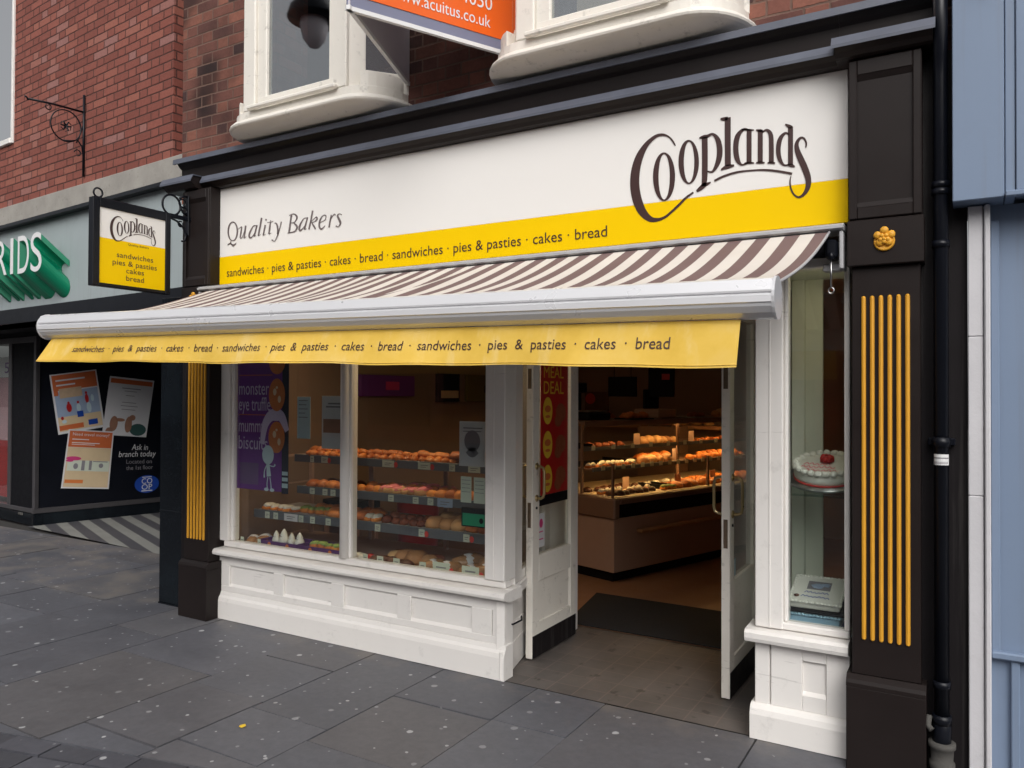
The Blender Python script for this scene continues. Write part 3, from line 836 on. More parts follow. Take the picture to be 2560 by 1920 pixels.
def door(face, lab):
    """leaf 45 mm thick standing open along y; face = x of the side that looks right"""
    x1 = face; x0 = face - 0.045; y0, y1 = 0.372, 0.962
    d = B()
    st = 0.085
    d.box(x0, x1, y0, y0 + st, 0.012, 2.10, 0.003); d.box(x0, x1, y1 - 0.075, y1, 0.012, 2.10, 0.003)
    for z0, z1 in ((0.012, 0.215), (0.46, 0.615), (2.0, 2.10)): d.box(x0 + 0.0004, x1 - 0.0004, y0 + st, y1 - 0.075, z0, z1, 0.003)
    d.box(x0 + 0.012, x1 - 0.012, y0 + st, y1 - 0.075, 0.215, 0.46)
    for s, xx in ((1, x1), (-1, x0)):
        d.prism([(xx - s*0.012, y0 + st), (xx - s*0.002, y0 + st), (xx - s*0.011, y0 + st + 0.014)], 0.215, 0.46)
        d.prism([(xx - s*0.012, y1 - 0.075), (xx - s*0.002, y1 - 0.075), (xx - s*0.011, y1 - 0.089)], 0.215, 0.46)
    o = obj('door', d, 'white_old', bk, label=lab)
    g = B(); g.box(x1 - 0.025, x1 - 0.019, y0 + st + 0.0005, y1 - 0.0755, 0.6155, 1.9995); obj('pane', g, 'pane', o)
    kx = B(); kx.box(x1, x1 + 0.003, y0 + 0.004, y1 - 0.004, 0.014, 0.145); kx.box(x0 - 0.003, x0, y0 + 0.004, y1 - 0.004, 0.014, 0.145); obj('kick_plate', kx, 'brown_dull', o)
    for s, xx in ((1, x1), (-1, x0)):
        h = B(); yh = y0 + 0.048
        h.tube([(xx, yh, 1.155), (xx + s*0.028, yh, 1.155), (xx + s*0.046, yh, 1.146), (xx + s*0.052, yh, 1.12), (xx + s*0.052, yh, 0.998), (xx + s*0.046, yh, 0.972), (xx + s*0.028, yh, 0.963), (xx, yh, 0.963)], 0.0085, 10)
        for z in (1.155, 0.963): h.lathe([(0.0, 0.0), (0.021, 0.0), (0.021, s*0.004), (0.013, s*0.010), (0.0, s*0.010)], (xx, yh, z), 16, 'x')
        obj('handle', h, 'brass', o)
    l = B(); xc = (x0 + x1) / 2
    l.box(xc - 0.011, xc + 0.011, y0 - 0.0025, y0, 0.79, 0.94, 0.001); l.box(xc - 0.009, xc + 0.009, y0 - 0.004, y0 - 0.0024, 0.845, 0.895)
    obj('lock_plate', l, 'tarnish', o)
    l = B(); l.box(xc - 0.012, xc + 0.012, y0 - 0.0025, y0, 1.62, 1.74, 0.001); obj('flush_bolt', l, 'tarnish', o)
    l = B(); l.tube([(x1, y0 + 0.045, 0.905), (x1 + 0.006, y0 + 0.045, 0.905)], 0.008, 12); obj('keyhole', l, 'black', o)
    return o
door(-2.250, 'open door leaf with a red poster behind its glass')
door(-1.080, 'open door leaf beside the small cake window')

# ---- two white oriel windows on the floor above
def oriel(x0, x1, lab):
    yf, yw, sp = -0.165, 0.15, 0.25
    xa, xb = x0 - sp, x1 + sp
    def plan(g):                                                 # flat front, ends swept back to the wall in quarter curves
        q = []
        for k in range(9):
            t = R(90*k/8); q.append((x0 - (sp + g)*math.cos(t)*0.999, yw - (yw - yf + g)*math.sin(t)))
        for k in range(8, -1, -1):
            t = R(90*k/8); q.append((x1 + (sp + g)*math.cos(t)*0.999, yw - (yw - yf + g)*math.sin(t)))
        return q
    o = obj('oriel_window', B().prism(plan(-0.004), 3.390, 3.450, 0.003), 'white_old', bk, label=lab)
    b = B().prism(plan(0.0), 4.72, 5.1, 0.003); obj('head_panel', b, 'white_old', o)
    b = B()                                                      # moulded base: cove, nose, fillet
    b.loft([(plan(g), z) for g, z in ((-0.13, 3.320), (-0.06, 3.328), (0.0, 3.338), (0.026, 3.344), (0.040, 3.352), (0.044, 3.362), (0.040, 3.372), (0.030, 3.378), (0.026, 3.386), (0.012, 3.394))])
    obj('moulded_base', b, 'white_old', o)
    for s in (-1, 1):                                            # curved apron under each side light
        b = B()
        xc = x0 if s < 0 else x1
        arc = [(xc + s*(sp - 0.02)*math.cos(R(90*k/8)), yw - (yw - yf - 0.02)*math.sin(R(90*k/8))) for k in range(7)]
        b.prism(arc + [(xc + s*0.03, yw - 0.03)], 3.4505, 3.545, 0.003)
        obj('side_apron', b, 'white_old', o)
    f = B()
    for xs, xe in ((x0 - 0.01, x0 + 0.10), (x1 - 0.095, x1 + 0.01)): f.box(xs, xe, yf + 0.001, yf + 0.10, 3.4505, 4.72, 0.006)
    for xs, xe in ((x0 + 0.1005, x0 + 0.185), (x1 - 0.15, x1 - 0.0955)): f.box(xs, xe, yf + 0.022, yf + 0.075, 3.4725, 4.72, 0.005)
    f.box(x0 + 0.06, x1 - 0.05, yf - 0.035, yf + 0.0008, 3.446, 3.472, 0.006)
    f.box(x0 + 0.106, x1 - 0.101, yf + 0.02, yf + 0.0765, 3.4507, 3.532, 0.005)
    f.box(x0 + 0.185, x1 - 0.15, yf + 0.022, yf + 0.075, 4.24, 4.29, 0.005)
    for s, xc, xw in ((-1, x0, xa), (1, x1, xb)):               # splayed sides
        P0 = Vector((xc, yf + 0.02)); P1 = Vector((xw, yw)); d = (P1 - P0); t = 0.05 * s
        f.seg(P0 + d*0.03, P0 + d*0.30, 0.0, t, 3.4508, 4.72, 0.004); f.seg(P0 + d*0.82, P0 + d*1.0, 0.0, t, 3.4508, 4.72, 0.004)
        f.seg(P0 + d*0.3005, P0 + d*0.8195, 0.002, t*0.98, 3.546, 3.575, 0.004)
    obj('frame', f, 'white_old', o)
    p = B(); p.box(x0 + 0.185, x1 - 0.15, yf + 0.045, yf + 0.051, 3.532, 4.24); obj('pane', p, 'pane_dark', o)
    for s, xc, xw in ((-1, x0, xa), (1, x1, xb)):
        P0 = Vector((xc, yf + 0.02)); P1 = Vector((xw, yw)); d = (P1 - P0)
        p = B(); p.seg(P0 + d*0.301, P0 + d*0.819, 0.02*s, 0.026*s, 3.57, 4.71); obj('pane', p, 'pane_dark', o)
    return o
oriel(-4.155, -3.270, 'oriel window nearest the red brick building')
oriel(-2.060, -1.175, 'oriel window above the curly name on the sign')
b = B()                                                          # curtains / blinds seen in the upper rooms
b.box(-1.80, -1.55, 0.02, 0.03, 3.48, 4.7)
obj('curtain', b, 'sand_print', bk)
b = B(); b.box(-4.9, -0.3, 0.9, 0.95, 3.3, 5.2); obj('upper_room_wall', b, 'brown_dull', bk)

# ---------------------------------------------------------------- lettering data (millimetres on the sign)
LOGO=[[(-50,113,4),(-62,136,6),(-82,161,6),(-114,178,10),(-153,175,15),(-198,144,23),(-234,92,36),(-255,31,42),(-262,-36,44),(-256,-97,44),(-240,-154,42),(-214,-202,35),(-178,-235,24),(-140,-242,15),(-102,-233,11),(-65,-208,11),(-31,-181,11),(5,-150,10),(41,-129,7)],[(70,131,6),(90,133,15),(110,134,13),(136,139,10),(160,107,20),(169,53,24),(161,2,22),(136,-40,10),(108,-35,5)],[(96,133,25),(97,25,25),(96,-63,24),(92,-106,19)],[(57,-126,10),(77,-113,19),(95,-100,20),(108,-97,13),(126,-91,5)],[(207,207,25),(207,95,25),(208,-24,25)],[(172,206,7),(190,203,15),(207,202,15)],[(175,-37,6),(199,-29,16),(216,-27,15),(238,-26,7)],[(307,131,5),(282,138,9),(255,113,21),(245,63,22),(251,6,20),(271,-27,8),(303,-24,5)],[(307,133,20),(307,53,20),(307,-24,20)],[(271,139,6),(307,131,7),(329,127,4)],[(284,-24,5),(307,-24,9),(330,-28,4)],[(358,122,20),(358,45,20),(358,-30,20)],[(339,125,5),(358,119,11),(369,115,8)],[(367,110,6),(388,117,9),(405,92,17),(408,37,19),(408,-38,19)],[(339,-29,5),(358,-30,9),(378,-34,5)],[(391,-37,5),(408,-38,9),(425,-43,5)],[(488,78,4),(470,89,9),(447,65,18),(439,16,18),(446,-29,15),(464,-57,7),(486,-58,5)],[(493,113,19),(493,24,19),(493,-61,19)],[(470,130,4),(484,119,12),(499,110,11)],[(480,-59,5),(496,-63,13),(512,-72,4)],[(559,8,4),(561,29,6),(550,53,6),(533,54,10),(520,32,15),(522,3,19),(536,-37,23),(555,-85,24),(569,-132,22),(568,-172,19),(551,-202,13),(529,-213,8),(508,-198,6),(494,-167,6),(491,-133,4),(495,-112,3)],[(143,-87,8),(186,-71,9),(250,-60,8),(313,-61,6),(375,-67,7),(436,-81,8),(500,-102,8)]]
RINGS=[[(-108,-32,57,121,-8),(-107,-32,29,113,-4)],[(17,23,51,108,-8),(19,22,26,100,-4)]]
TAGLINE=[[(-465,-50,9),(-472,-63,8),(-502,-74,5)],[(-502,-74,5),(-472,-66,8),(-445,-82,15),(-421,-75,9),(-411,-65,5)],[(-393,25,4),(-358,38,8),(-363,8,14),(-372,-36,13)],[(-372,-41,6),(-349,-32,6),(-324,17,5)],[(-317,43,15),(-325,0,14),(-332,-41,13)],[(-332,-43,5),(-310,-34,4)],[(-206,29,5),(-239,32,8),(-273,-6,16),(-281,-36,16),(-258,-45,9),(-223,-13,4)],[(-204,35,13),(-218,-2,14),(-232,-39,13)],[(-232,-40,5),(-212,-35,4)],[(-160,80,16),(-175,20,16),(-191,-39,13)],[(-191,-40,5),(-167,-33,3)],[(-124,27,14),(-134,-9,14),(-143,-41,15)],[(-143,-43,5),(-119,-36,3)],[(-116,67,15),(-118,57,15)],[(-71,53,7),(-81,6,15),(-89,-38,13)],[(-89,-40,5),(-66,-33,4)],[(-105,41,4),(-47,44,4)],[(-36,31,4),(-16,23,12),(-3,-16,16),(-6,-48,13)],[(29,33,10),(17,-5,9),(-8,-59,11),(-33,-91,6),(-61,-79,10)],[(122,67,16),(111,7,15),(102,-48,15)],[(102,66,5),(145,72,6),(174,47,15),(154,18,7),(121,14,4)],[(142,14,6),(175,-17,17),(152,-45,9),(89,-49,5)],[(268,33,4),(234,29,7),(200,-11,16),(197,-40,14),(217,-40,9),(251,-12,4)],[(270,36,11),(255,-4,13),(241,-41,14)],[(241,-42,5),(262,-38,3)],[(315,74,15),(298,9,13),(282,-45,14)],[(297,1,3),(344,28,7),(354,16,13),(333,1,5),(304,-3,4)],[(307,-3,6),(325,-26,12),(342,-49,11)],[(378,-12,4),(424,2,6),(431,27,8),(407,32,5),(380,4,14),(374,-33,15),(391,-54,10),(426,-35,4)],[(478,28,12),(468,-10,13),(459,-51,12)],[(471,-2,4),(500,28,7),(515,22,8)],[(568,18,7),(547,27,5),(531,16,13),(547,-12,17),(556,-36,16),(537,-55,6),(517,-46,10)]]
QRING=[(-448, 17, 55, 69, -6), (-448, 16, 39, 62, -4)]
def draw_logo(b, fn, k=0.001):
    for st in LOGO: b.stroke([(x, y, w*1.1 + 1) for x, y, w in st], fn, k)
    for o, i in RINGS: b.ring(o, i, fn, k)
    return b
WORDS = 'sandwiches \u00b7 pies & pasties \u00b7 cakes \u00b7 bread'
LINE = WORDS + ' \u00b7 ' + WORDS

# ---- fascia sign
fs = thing('fascia_sign', 'long cream and yellow shop sign with large curly brown name', 'shop sign', (-2.57, 0, 2.35))
b = B(); b.box(-4.668, -0.464, 0.0, 0.15, 2.545, 3.03, 0.002); obj('panel', b, 'sign_white', fs)
b = B(); b.box(-4.668, -0.464, -0.0012, 0.15, 2.352, 2.5448, 0.001); obj('yellow_band', b, 'sign_yellow', fs)
b = draw_logo(B(), on_wall(-0.003, -1.2, 2.70)); obj('name_lettering', b, 'letter', fs)
b = B()
for st in TAGLINE: b.stroke(st, on_wall(-0.003, -4.0, 2.70), 0.001)
b.ring(QRING[0], QRING[1], on_wall(-0.003, -4.0, 2.70), 0.001)
obj('tagline_lettering', b, 'letter_soft', fs)
b = B().text(LINE, on_wall(-0.0036, -4.505, 2.402), width=2.893, height=0.083); obj('product_lettering', b, 'letter', fs)
b = B(); b.box(-4.668, -0.464, 0.02, 0.15, 2.330, 2.351); obj('edge_trim', b, 'black_dull', fs)

# ---- awning
aw = thing('awning', 'striped awning with white aluminium front bar and yellow valance', 'awning', (-2.57, -0.08, 2.3))
AL, AR = Vector((-4.612, -1.166, 1.964)), Vector((-0.565, -1.0, 1.916))
b = B()
b.sweep([(0.0, 2.295), (-0.115, 2.300), (-0.128, 2.306), (-0.128, 2.318), (-0.11, 2.328), (0.0, 2.328)], (-4.66, 0, 0), (-0.468, 0, 0))
obj('cassette', b, 'alu_grey', aw)
b = B(); b.tube([(-4.64, -0.052, 2.235), (-0.52, -0.052, 2.235)], 0.042, 14); obj('roller', b, 'black_dull', aw)
b = B()                                                          # end bracket: open frame with the gearbox and crank eye
b.box(-0.486, -0.470, -0.118, 0.0, 2.132, 2.294, 0.004); b.box(-0.56, -0.486, -0.06, 0.0, 2.132, 2.165, 0.004)
obj('end_bracket', b, 'alu_grey', aw)
obj('end_bracket', B().box(-4.66, -4.645, -0.118, 0.0, 2.132, 2.294, 0.004), 'alu_grey', aw)
b = B(); b.box(-0.545, -0.492, -0.112, -0.02, 2.178, 2.262, 0.012); b.tube([(-0.518, -0.114, 2.205), (-0.518, -0.114, 2.172)], 0.011, 12); obj('gearbox', b, 'black', aw)
b = B(); b.tube([(-0.518, -0.114, 2.18), (-0.518, -0.114, 2.052)], 0.0042, 8)
b.tube([(-0.518 + 0.011*math.sin(a), -0.114, 2.040 + 0.013*math.cos(a)) for a in [2*math.pi*i/16 for i in range(16)]], 0.0035, 8, close=True)
obj('crank_eye', b, 'steel', aw)
NU, NV = 120, 14
b = B(); uvl = b.bm.loops.layers.uv.new('UVMap')
def cloth(u, v):
    a = Vector((-4.575 + 4.05*u, -0.118, 2.292)); c = AL.lerp(AR, 0.004 + u*0.992) + Vector((0, 0.055, 0.052))
    p = a.lerp(c, v)
    p.z -= 0.032*math.sin(math.pi*v)*(1 + 0.22*math.sin(9*u)) + (0.006*math.sin(40*u + 3*v) + 0.011*math.exp(-((u - 0.52)/0.06)**2)*math.sin(95*u + 6*v))*v*(1 - v)*3
    return p
grid = [[b.bm.verts.new(cloth(i/NU, j/NV)) for j in range(NV+1)] for i in range(NU+1)]
for i in range(NU):
    for j in range(NV):
        f = b.bm.faces.new((grid[i][j], grid[i+1][j], grid[i+1][j+1], grid[i][j+1])); f.smooth = True
        for l, (q, w) in zip(f.loops, ((i, j), (i+1, j), (i+1, j+1), (i, j+1))): l[uvl].uv = (q/NU, w/NV)
cn = obj('canopy', b, W['canvas'], aw)
obj('edge_binding', B().tube([cloth(1.0, j/NV) for j in range(NV + 1)], 0.006, 8), 'alu_grey', cn)
b = B()
prof = [(0.058, 0.062), (-0.022, 0.068), (-0.048, 0.060), (-0.062, 0.022), (-0.062, 0.016), (-0.056, 0.013), (-0.058, 0.008), (-0.064, 0.004), (-0.066, -0.018), (-0.061, -0.022), (-0.058, -0.032), (-0.042, -0.052), (-0.016, -0.067), (0.045, -0.068), (0.062, -0.04), (0.064, 0.03)]
b.sweep(prof, AL, AR)
fb = obj('front_bar', b, 'alu', aw)
for q, s in ((AR, 1), (AL, -1)):
    b = B()
    cap = [(0.066*math.cos(R(15*k)), 0.074*math.sin(R(15*k))) for k in range(24)]
    b.sweep(cap, q + Vector((0.0002*s, 0, 0)), q + Vector((0.010*s, 0, 0)))
    obj('end_cap', b, 'alu', fb)
for s, xw, xb in ((1, -0.95, -0.75), (-1, -4.2, -4.45)):
    b = B(); e = AL.lerp(AR, (xb + 4.645)/4.093) + Vector((0, 0.07, 0.0)); mid = Vector(((xw + xb)/2 - s*0.38, -0.62, 1.99))
    b.tube([(xw, -0.03, 2.20), mid], 0.022, 10); b.tube([mid, e], 0.020, 10); b.lathe([(0, -0.04), (0.035, -0.04), (0.035, 0.04), (0, 0.04)], mid, 14)
    obj('folding_arm', b, 'alu', aw)
VL0, VR0 = AL + Vector((0.055, -0.012, -0.069)), AR + Vector((-0.112, -0.012, -0.069))
def val(u, v, off=0.0):
    p = VL0.lerp(VR0, u)
    h = 0.132 + 0.034*u
    swing = 0.050*v + 0.012*math.sin(13*u + 1)*v + 0.009*math.sin(31*u)*v*v + 0.005*math.sin(67*u + 2)*v*v
    h += (0.003*math.sin(22*u) + 0.0018*math.sin(53*u + 1))*v
    if u < 0.02: swing += 0.01*v
    return p + Vector((-0.028*v*(1 - u)**6, -swing - off, -h*v))
b = B()
G = [[b.bm.verts.new(val(i/160, j/8)) for j in range(9)] for i in range(161)]
for i in range(160):
    for j in range(8): b.bm.faces.new((G[i][j], G[i][j+1], G[i+1][j+1], G[i+1][j])).smooth = True
vo = obj('valance', b, W['valance'], aw)
b = B()
wv = (VR0 - VL0).length
b.tube([val(i/160, 0.945, 0.001) for i in range(161)], 0.0022, 6)
obj('hem', b, W['valance'], vo)
b = B().words(LINE + ' \u00b7 ' + WORDS, lambda u, v: val((0.262 + u)/wv, 0.60 - v/0.150, 0.003), 3.385, 0.056, 1.02); obj('valance_lettering', b, 'letter', vo)

# ---- hanging sign at right angles to the front, on an iron bracket
hsn = thing('hanging_sign', 'square cream and yellow sign hanging from a black scrolled iron bracket', 'hanging sign', (-4.80, -0.10, 2.8))
X = -4.80
b = B()
b.box(X - 0.03, X + 0.022, -0.808, -0.762, 2.265, 2.830, 0.003); b.box(X - 0.03, X + 0.022, -0.290, -0.252, 2.265, 2.830, 0.003)
b.box(X - 0.029, X + 0.021, -0.7618, -0.2902, 2.772, 2.829, 0.003); b.box(X - 0.029, X + 0.021, -0.7618, -0.2902, 2.266, 2.288, 0.003)
obj('frame', b, 'black', hsn)
b = B(); b.box(X - 0.02, X + 0.012, -0.7618, -0.2902, 2.579, 2.772); pn = obj('panel', b, 'sign_white', hsn)
b = B(); b.box(X - 0.02, X + 0.0125, -0.7618, -0.2902, 2.288, 2.5788); yb = obj('yellow_panel', b, W['sign_yellow'], hsn)
onx = lambda u, v: (X + 0.0145, -0.526 + u, 2.52 + v)
b = draw_logo(B(), lambda u, v: (X + 0.0145, -0.526 + (u - 0.15)*0.38, 2.665 + v*0.38), 0.001); obj('name_lettering', b, 'letter', pn)
b = B()
for tx, z, w in (('sandwiches', 2.468, 0.262), ('pies & pasties', 2.418, 0.318), ('cakes', 2.372, 0.128), ('bread', 2.322, 0.128)):
    b.text(tx, lambda u, v, z=z: (X + 0.0145, -0.512 + u, z + v), width=w, height=0.050, center=True)
b.text('Quality Bakers', lambda u, v: (X + 0.0145, -0.49 + u, 2.556 + v), width=0.15, height=0.020, center=True)
obj('product_lettering', b, 'letter', yb)
b = B()
b.box(X - 0.012, X + 0.012, -0.80, -0.075, 2.806, 2.834, 0.003)   # arm above the frame
b.box(X - 0.018, X + 0.018, -0.112, -0.1012, 2.70, 2.985, 0.003)
b.tube(circle((X, -0.235, 2.895), 0.072, -60, 560, 44, grow=0.962), 0.0070, 8)
b.tube([(X, -0.17, 2.955), (X, -0.14, 2.975), (X, -0.108, 2.978)], 0.0075, 8)
b.tube([(X, -0.165, 2.90), (X, -0.14, 2.86), (X, -0.11, 2.845)], 0.007, 8)
b.tube(circle((X, -0.148, 2.925), 0.028, 20, 520, 26, grow=0.95), 0.005, 8)
b.tube(circle((X, -0.132, 2.875), 0.022, 0, 470, 22, grow=0.95), 0.005, 8)
b.tube([(X, -0.25, 2.806), (X, -0.19, 2.79), (X, -0.14, 2.755), (X, -0.116, 2.705), (X, -0.125, 2.665), (X, -0.15, 2.655)], 0.0075, 8)
b.tube(circle((X, -0.16, 2.775), 0.02, 60, 400, 14, grow=0.95), 0.005, 8)
b.tube(circle((X, -0.765, 2.862), 0.030, -120, 400, 28, grow=0.955), 0.006, 8)
obj('bracket', b, 'black', hsn)

# ---- agent's board, folded to a V, high on the brick
ag = thing('agent_board', 'orange and grey V shaped letting board fixed between the oriel windows', 'estate board', (-2.65, 0.15, 3.54))
AP = Vector((-2.69, -0.775)); LW = Vector((-3.03, 0.149)); RW = Vector((-2.235, 0.149))
z0 = 3.532; zt = 4.55
dR = (RW - AP).normalized(); nR = Vector((dR.y, -dR.x))           # faces the right, towards the street
def wing(b, a, c, t0, t1, q0, q1): return b.seg(a, c, t0, t1, q0, q1)
b = B(); wing(b, AP, RW, 0.0, 0.012, z0, zt); obj('board', b, 'board_grey', ag, label='grey blue board edge')
b = B(); wing(b, AP + dR*0.012, RW, -0.004, -0.0002, z0 + 0.060, zt); of = obj('orange_face', b, 'orange', ag)
onR = lambda u, v: (AP.x + dR.x*u + nR.x*0.0065, AP.y + dR.y*u + nR.y*0.0065, z0 + v)
b = B().text('www.acuitus.co.uk', lambda u, v: onR(0.235 + u, 0.105 + v), width=0.605, height=0.096)
b.text('7034 4050', lambda u, v: onR(0.415 + u, 0.203 + v), width=0.435, height=0.115)
obj('lettering', b, 'white_plain', of)
b = B(); wing(b, AP - dR*0.004, RW, -0.006, 0.016, z0 - 0.022, z0 - 0.0002); wing(b, AP + Vector((0.008, -0.006)), LW, -0.015, 0.007, z0 - 0.022, z0 - 0.0002)
obj('edging', b, 'white_plain', ag)
b = B(); wing(b, AP + Vector((0.001, 0.004)), LW, -0.010, 0.0, z0, zt); obj('board', b, 'board_back', ag, label='plain grey inner side of the wing')
pl = B(); pl.box(-2.56, -2.28, 0.128, 0.149, 3.66, 4.0, 0.002)
pq = obj('wall_plaque', pl, 'white_plain', None, base=(-2.42, 0.15, 3.66)); tag(pq, 'white plaque with navy curve on brick below the orange board', 'plaque')
b = B(); pts = [(-2.56 + 0.28*i/14, 3.66 + 0.018 + 0.09*(i/14)**1.6) for i in range(15)]
f = [b.bm.verts.new((x, 0.1262, z)) for x, z in pts] + [b.bm.verts.new((-2.28, 0.1262, 3.662)), b.bm.verts.new((-2.56, 0.1262, 3.662))]
b.bm.faces.new(f); obj('navy_curve', b, 'blue_print', pq)

# ---- rainwater pipe in the corner
dp = thing('downpipe', 'black rainwater pipe with collars between brown pilaster and blue shopfront', 'downpipe', (-0.105, -0.06, 0))
b = B(); b.tube([(-0.105, -0.060, 4.8), (-0.105, -0.060, 3.33), (-0.105, -0.105, 3.22), (-0.105, -0.118, 3.1), (-0.105, -0.075, 2.98), (-0.105, -0.060, 2.9), (-0.105, -0.060, 0.28)], 0.0275, 18); obj('pipe', b, 'black', dp)
for z, h, r in ((2.455, 0.012, 0.034), (2.425, 0.012, 0.034), (2.21, 0.014, 0.033), (1.40, 0.02, 0.0335), (0.415, 0.015, 0.033), (0.275, 0.018, 0.036)):
    obj('collar', B().lathe([(0.0275, -h), (r, -h), (r, h), (0.0275, h)], (-0.105, -0.060, z), 18), 'black', dp)
obj('shoe', B().lathe([(0.0275, 0.10), (0.034, 0.095), (0.034, 0.0), (0.0275, -0.01)], (-0.105, -0.060, 0.185), 18), 'black', dp)
obj('wall_clip', B().box(-0.155, -0.055, -0.035, 0.0046, 1.385, 1.415, 0.004), 'black', dp)
b = B(); b.tube([(-0.150, -0.07, 0.285), (-0.155, -0.085, 0.25), (-0.14, -0.095, 0.235)], 0.012, 10); obj('tap', b, 'clay', dp)
b = B(); b.lathe([(0.040, 0.0), (0.042, 0.075), (0.047, 0.08), (0.047, 0.105), (0.040, 0.11), (0.043, 0.16), (0.050, 0.165), (0.050, 0.185), (0.034, 0.185)], (-0.105, -0.065, 0.0), 22); obj('gully_pot', b, 'clay', dp)
b = B()
for i in range(9):
    a = R(-160 + 140*i/8); a2 = R(-160 + 140*(i+1)/8)
    if i < 8: b.poly([(-0.105 + 0.0283*math.cos(a), -0.06 + 0.0283*math.sin(a), 1.308), (-0.105 + 0.0283*math.cos(a2), -0.06 + 0.0283*math.sin(a2), 1.308), (-0.105 + 0.0283*math.cos(a2), -0.06 + 0.0283*math.sin(a2), 1.352), (-0.105 + 0.0283*math.cos(a), -0.06 + 0.0283*math.sin(a), 1.352)])
stk = obj('sticker', b, 'white_plain', dp)
b = B()
for z0_, z1_, i0, i1, mm in ((1.334, 1.339, 0, 8, 'ink_grey'),):
    for i in range(i0, i1):
        a = R(-155 + 130*i/8); a2 = R(-155 + 130*(i+1)/8)
        b.poly([(-0.105 + 0.0287*math.cos(a), -0.06 + 0.0287*math.sin(a), z0_), (-0.105 + 0.0287*math.cos(a2), -0.06 + 0.0287*math.sin(a2), z0_), (-0.105 + 0.0287*math.cos(a2), -0.06 + 0.0287*math.sin(a2), z1_), (-0.105 + 0.0287*math.cos(a), -0.06 + 0.0287*math.sin(a), z1_)])
for i in range(14):
    a = R(-150 + 120*i/14); a2 = R(-150 + 120*(i+.5)/14)
    b.poly([(-0.105 + 0.0287*math.cos(t), -0.06 + 0.0287*math.sin(t), z) for t, z in ((a, 1.312), (a2, 1.312), (a2, 1.322), (a, 1.322))])
obj('sticker_print', b, 'ink_grey', stk)

# ---------------------------------------------------------------- blue shopfront on the right
bl = thing('blue_shopfront', 'slate blue painted shopfront with pale stone pilaster', 'shop building', (1.0, 0, 0))
b = B(); b.box(-0.010, 0.043, -0.03, 0.3, 0.0, 1.185, 0.003); b.box(-0.010, 0.043, -0.03, 0.3, 1.1865, 1.83, 0.003); b.box(-0.010, 0.043, -0.03, 0.3, 1.8315, 2.36, 0.003)
b.box(-0.010, 0.043, -0.03, 0.3, -0.02, -0.001)
b.box(0.047, 0.068, -0.045, 0.3, 0.0, 2.36, 0.005); b.box(0.043, 0.047, 0.0, 0.3, 0.0, 2.36)
obj('stone_pilaster', b, 'stone_pale', bl)
b = B()
b.box(-0.062, 0.114, -0.13, 0.3, 2.365, 3.30, 0.003); b.box(0.1165, 0.150, -0.122, 0.3, 2.365, 3.30, 0.003); b.box(0.152, 3.5, -0.13, 0.3, 2.385, 3.30, 0.003)
b.box(0.1165, 3.5, -0.145, -0.11, 2.362, 2.384, 0.004)
b.box(-0.062, 3.5, -0.05, 0.3, 3.3005, 3.6)
obj('fascia', b, 'blue', bl)
b = B(); b.sweep([(-0.05, 3.30), (-0.17, 3.30), (-0.18, 3.32), (-0.15, 3.345), (-0.05, 3.38)], (-0.062, 0, 0), (3.5, 0, 0))
b.lathe([(0.0, 0.0), (0.045, 0.0), (0.05, 0.03), (0.035, 0.06), (0.0, 0.07)], (0.07, -0.15, 3.24), 20)
obj('lead_capping', b, 'lead', bl)
b = B()
b.box(0.068, 3.5, 0.03, 0.3, 0.0, 2.365)
b.box(0.0685, 0.10, 0.008, 0.0295, 0.56, 2.30, 0.004)
b.box(0.068, 3.5, -0.012, 0.0296, 0.535, 0.565, 0.006)
for x in (0.135, 0.30, 0.46, 0.62): b.box(x, x + 0.03, 0.006, 0.0297, 0.0, 0.534, 0.004)
obj('shutter_panel', b, 'blue', bl)
b = B(); b.box(-0.1, 3.5, 0.31, 0.6, 3.2, 6.6); obj('upper_wall', b, 'brick_old', bl)

# ---------------------------------------------------------------- red brick building on the left, its front turned a little away
LP = Vector((-5.05, 0.4)); LD = Vector((-0.9966, 0.082)); LN = Vector((-0.082, -0.9966))
def lp(u, w=0.0): p = LP + LD*u + LN*w; return (p.x, p.y)
def l3(u, w, z): x, y = lp(u, w); return (x, y, z)
def lseg(b, u0, u1, w0, w1, z0, z1, bev=0.0): return b.seg(lp(u0), lp(u1), w0, w1, z0, z1, bev)
lb = thing('brick_building', 'red brick building with grey green fascia and black shopfront', 'shop building', (-8.0, 0.6, 0))
b = B()
lseg(b, 0.70, 3.672, -0.3, 0.0, 3.545, 6.8); lseg(b, 3.672, 5.6, -0.3, 0.0, 3.545, 4.215); lseg(b, 3.672, 5.6, -0.3, 0.0, 6.3, 6.8); lseg(b, 5.6, 8.0, -0.3, 0.0, 3.545, 6.8)
lseg(b, 0.05, 0.6995, -0.3, -0.16, 3.2, 6.8)
obj('brick_wall', b, 'brick_new', lb)
b = B(); lseg(b, 0.05, 8.0, -0.3, 0.035, 3.352, 3.5445, 0.006); obj('stone_band', b, 'stone_band', lb)
b = B(); lseg(b, 0.05, 8.0, -0.3, -0.03, 2.45, 3.3515); obj('fascia', b, 'grey_board', lb)
b = B(); lseg(b, 0.05, 8.0, -0.3, 0.05, 3.320, 3.3515); lseg(b, 0.05, 8.0, -0.3, 0.03, 2.30, 2.4495); obj('fascia_trim', b, 'black', lb)
win = B(); lseg(win, 3.672, 3.712, -0.10, 0.02, 4.2155, 6.3, 0.004); lseg(win, 3.712, 5.6, -0.10, 0.03, 4.2155, 4.275, 0.006); lseg(win, 4.6, 4.65, -0.10, 0.0, 4.275, 6.3, 0.004)
wo = obj('upper_window', win, 'white', lb)
g = B(); lseg(g, 3.712, 5.6, -0.06, -0.05, 4.275, 6.3); obj('pane', g, 'pane_dark', wo)
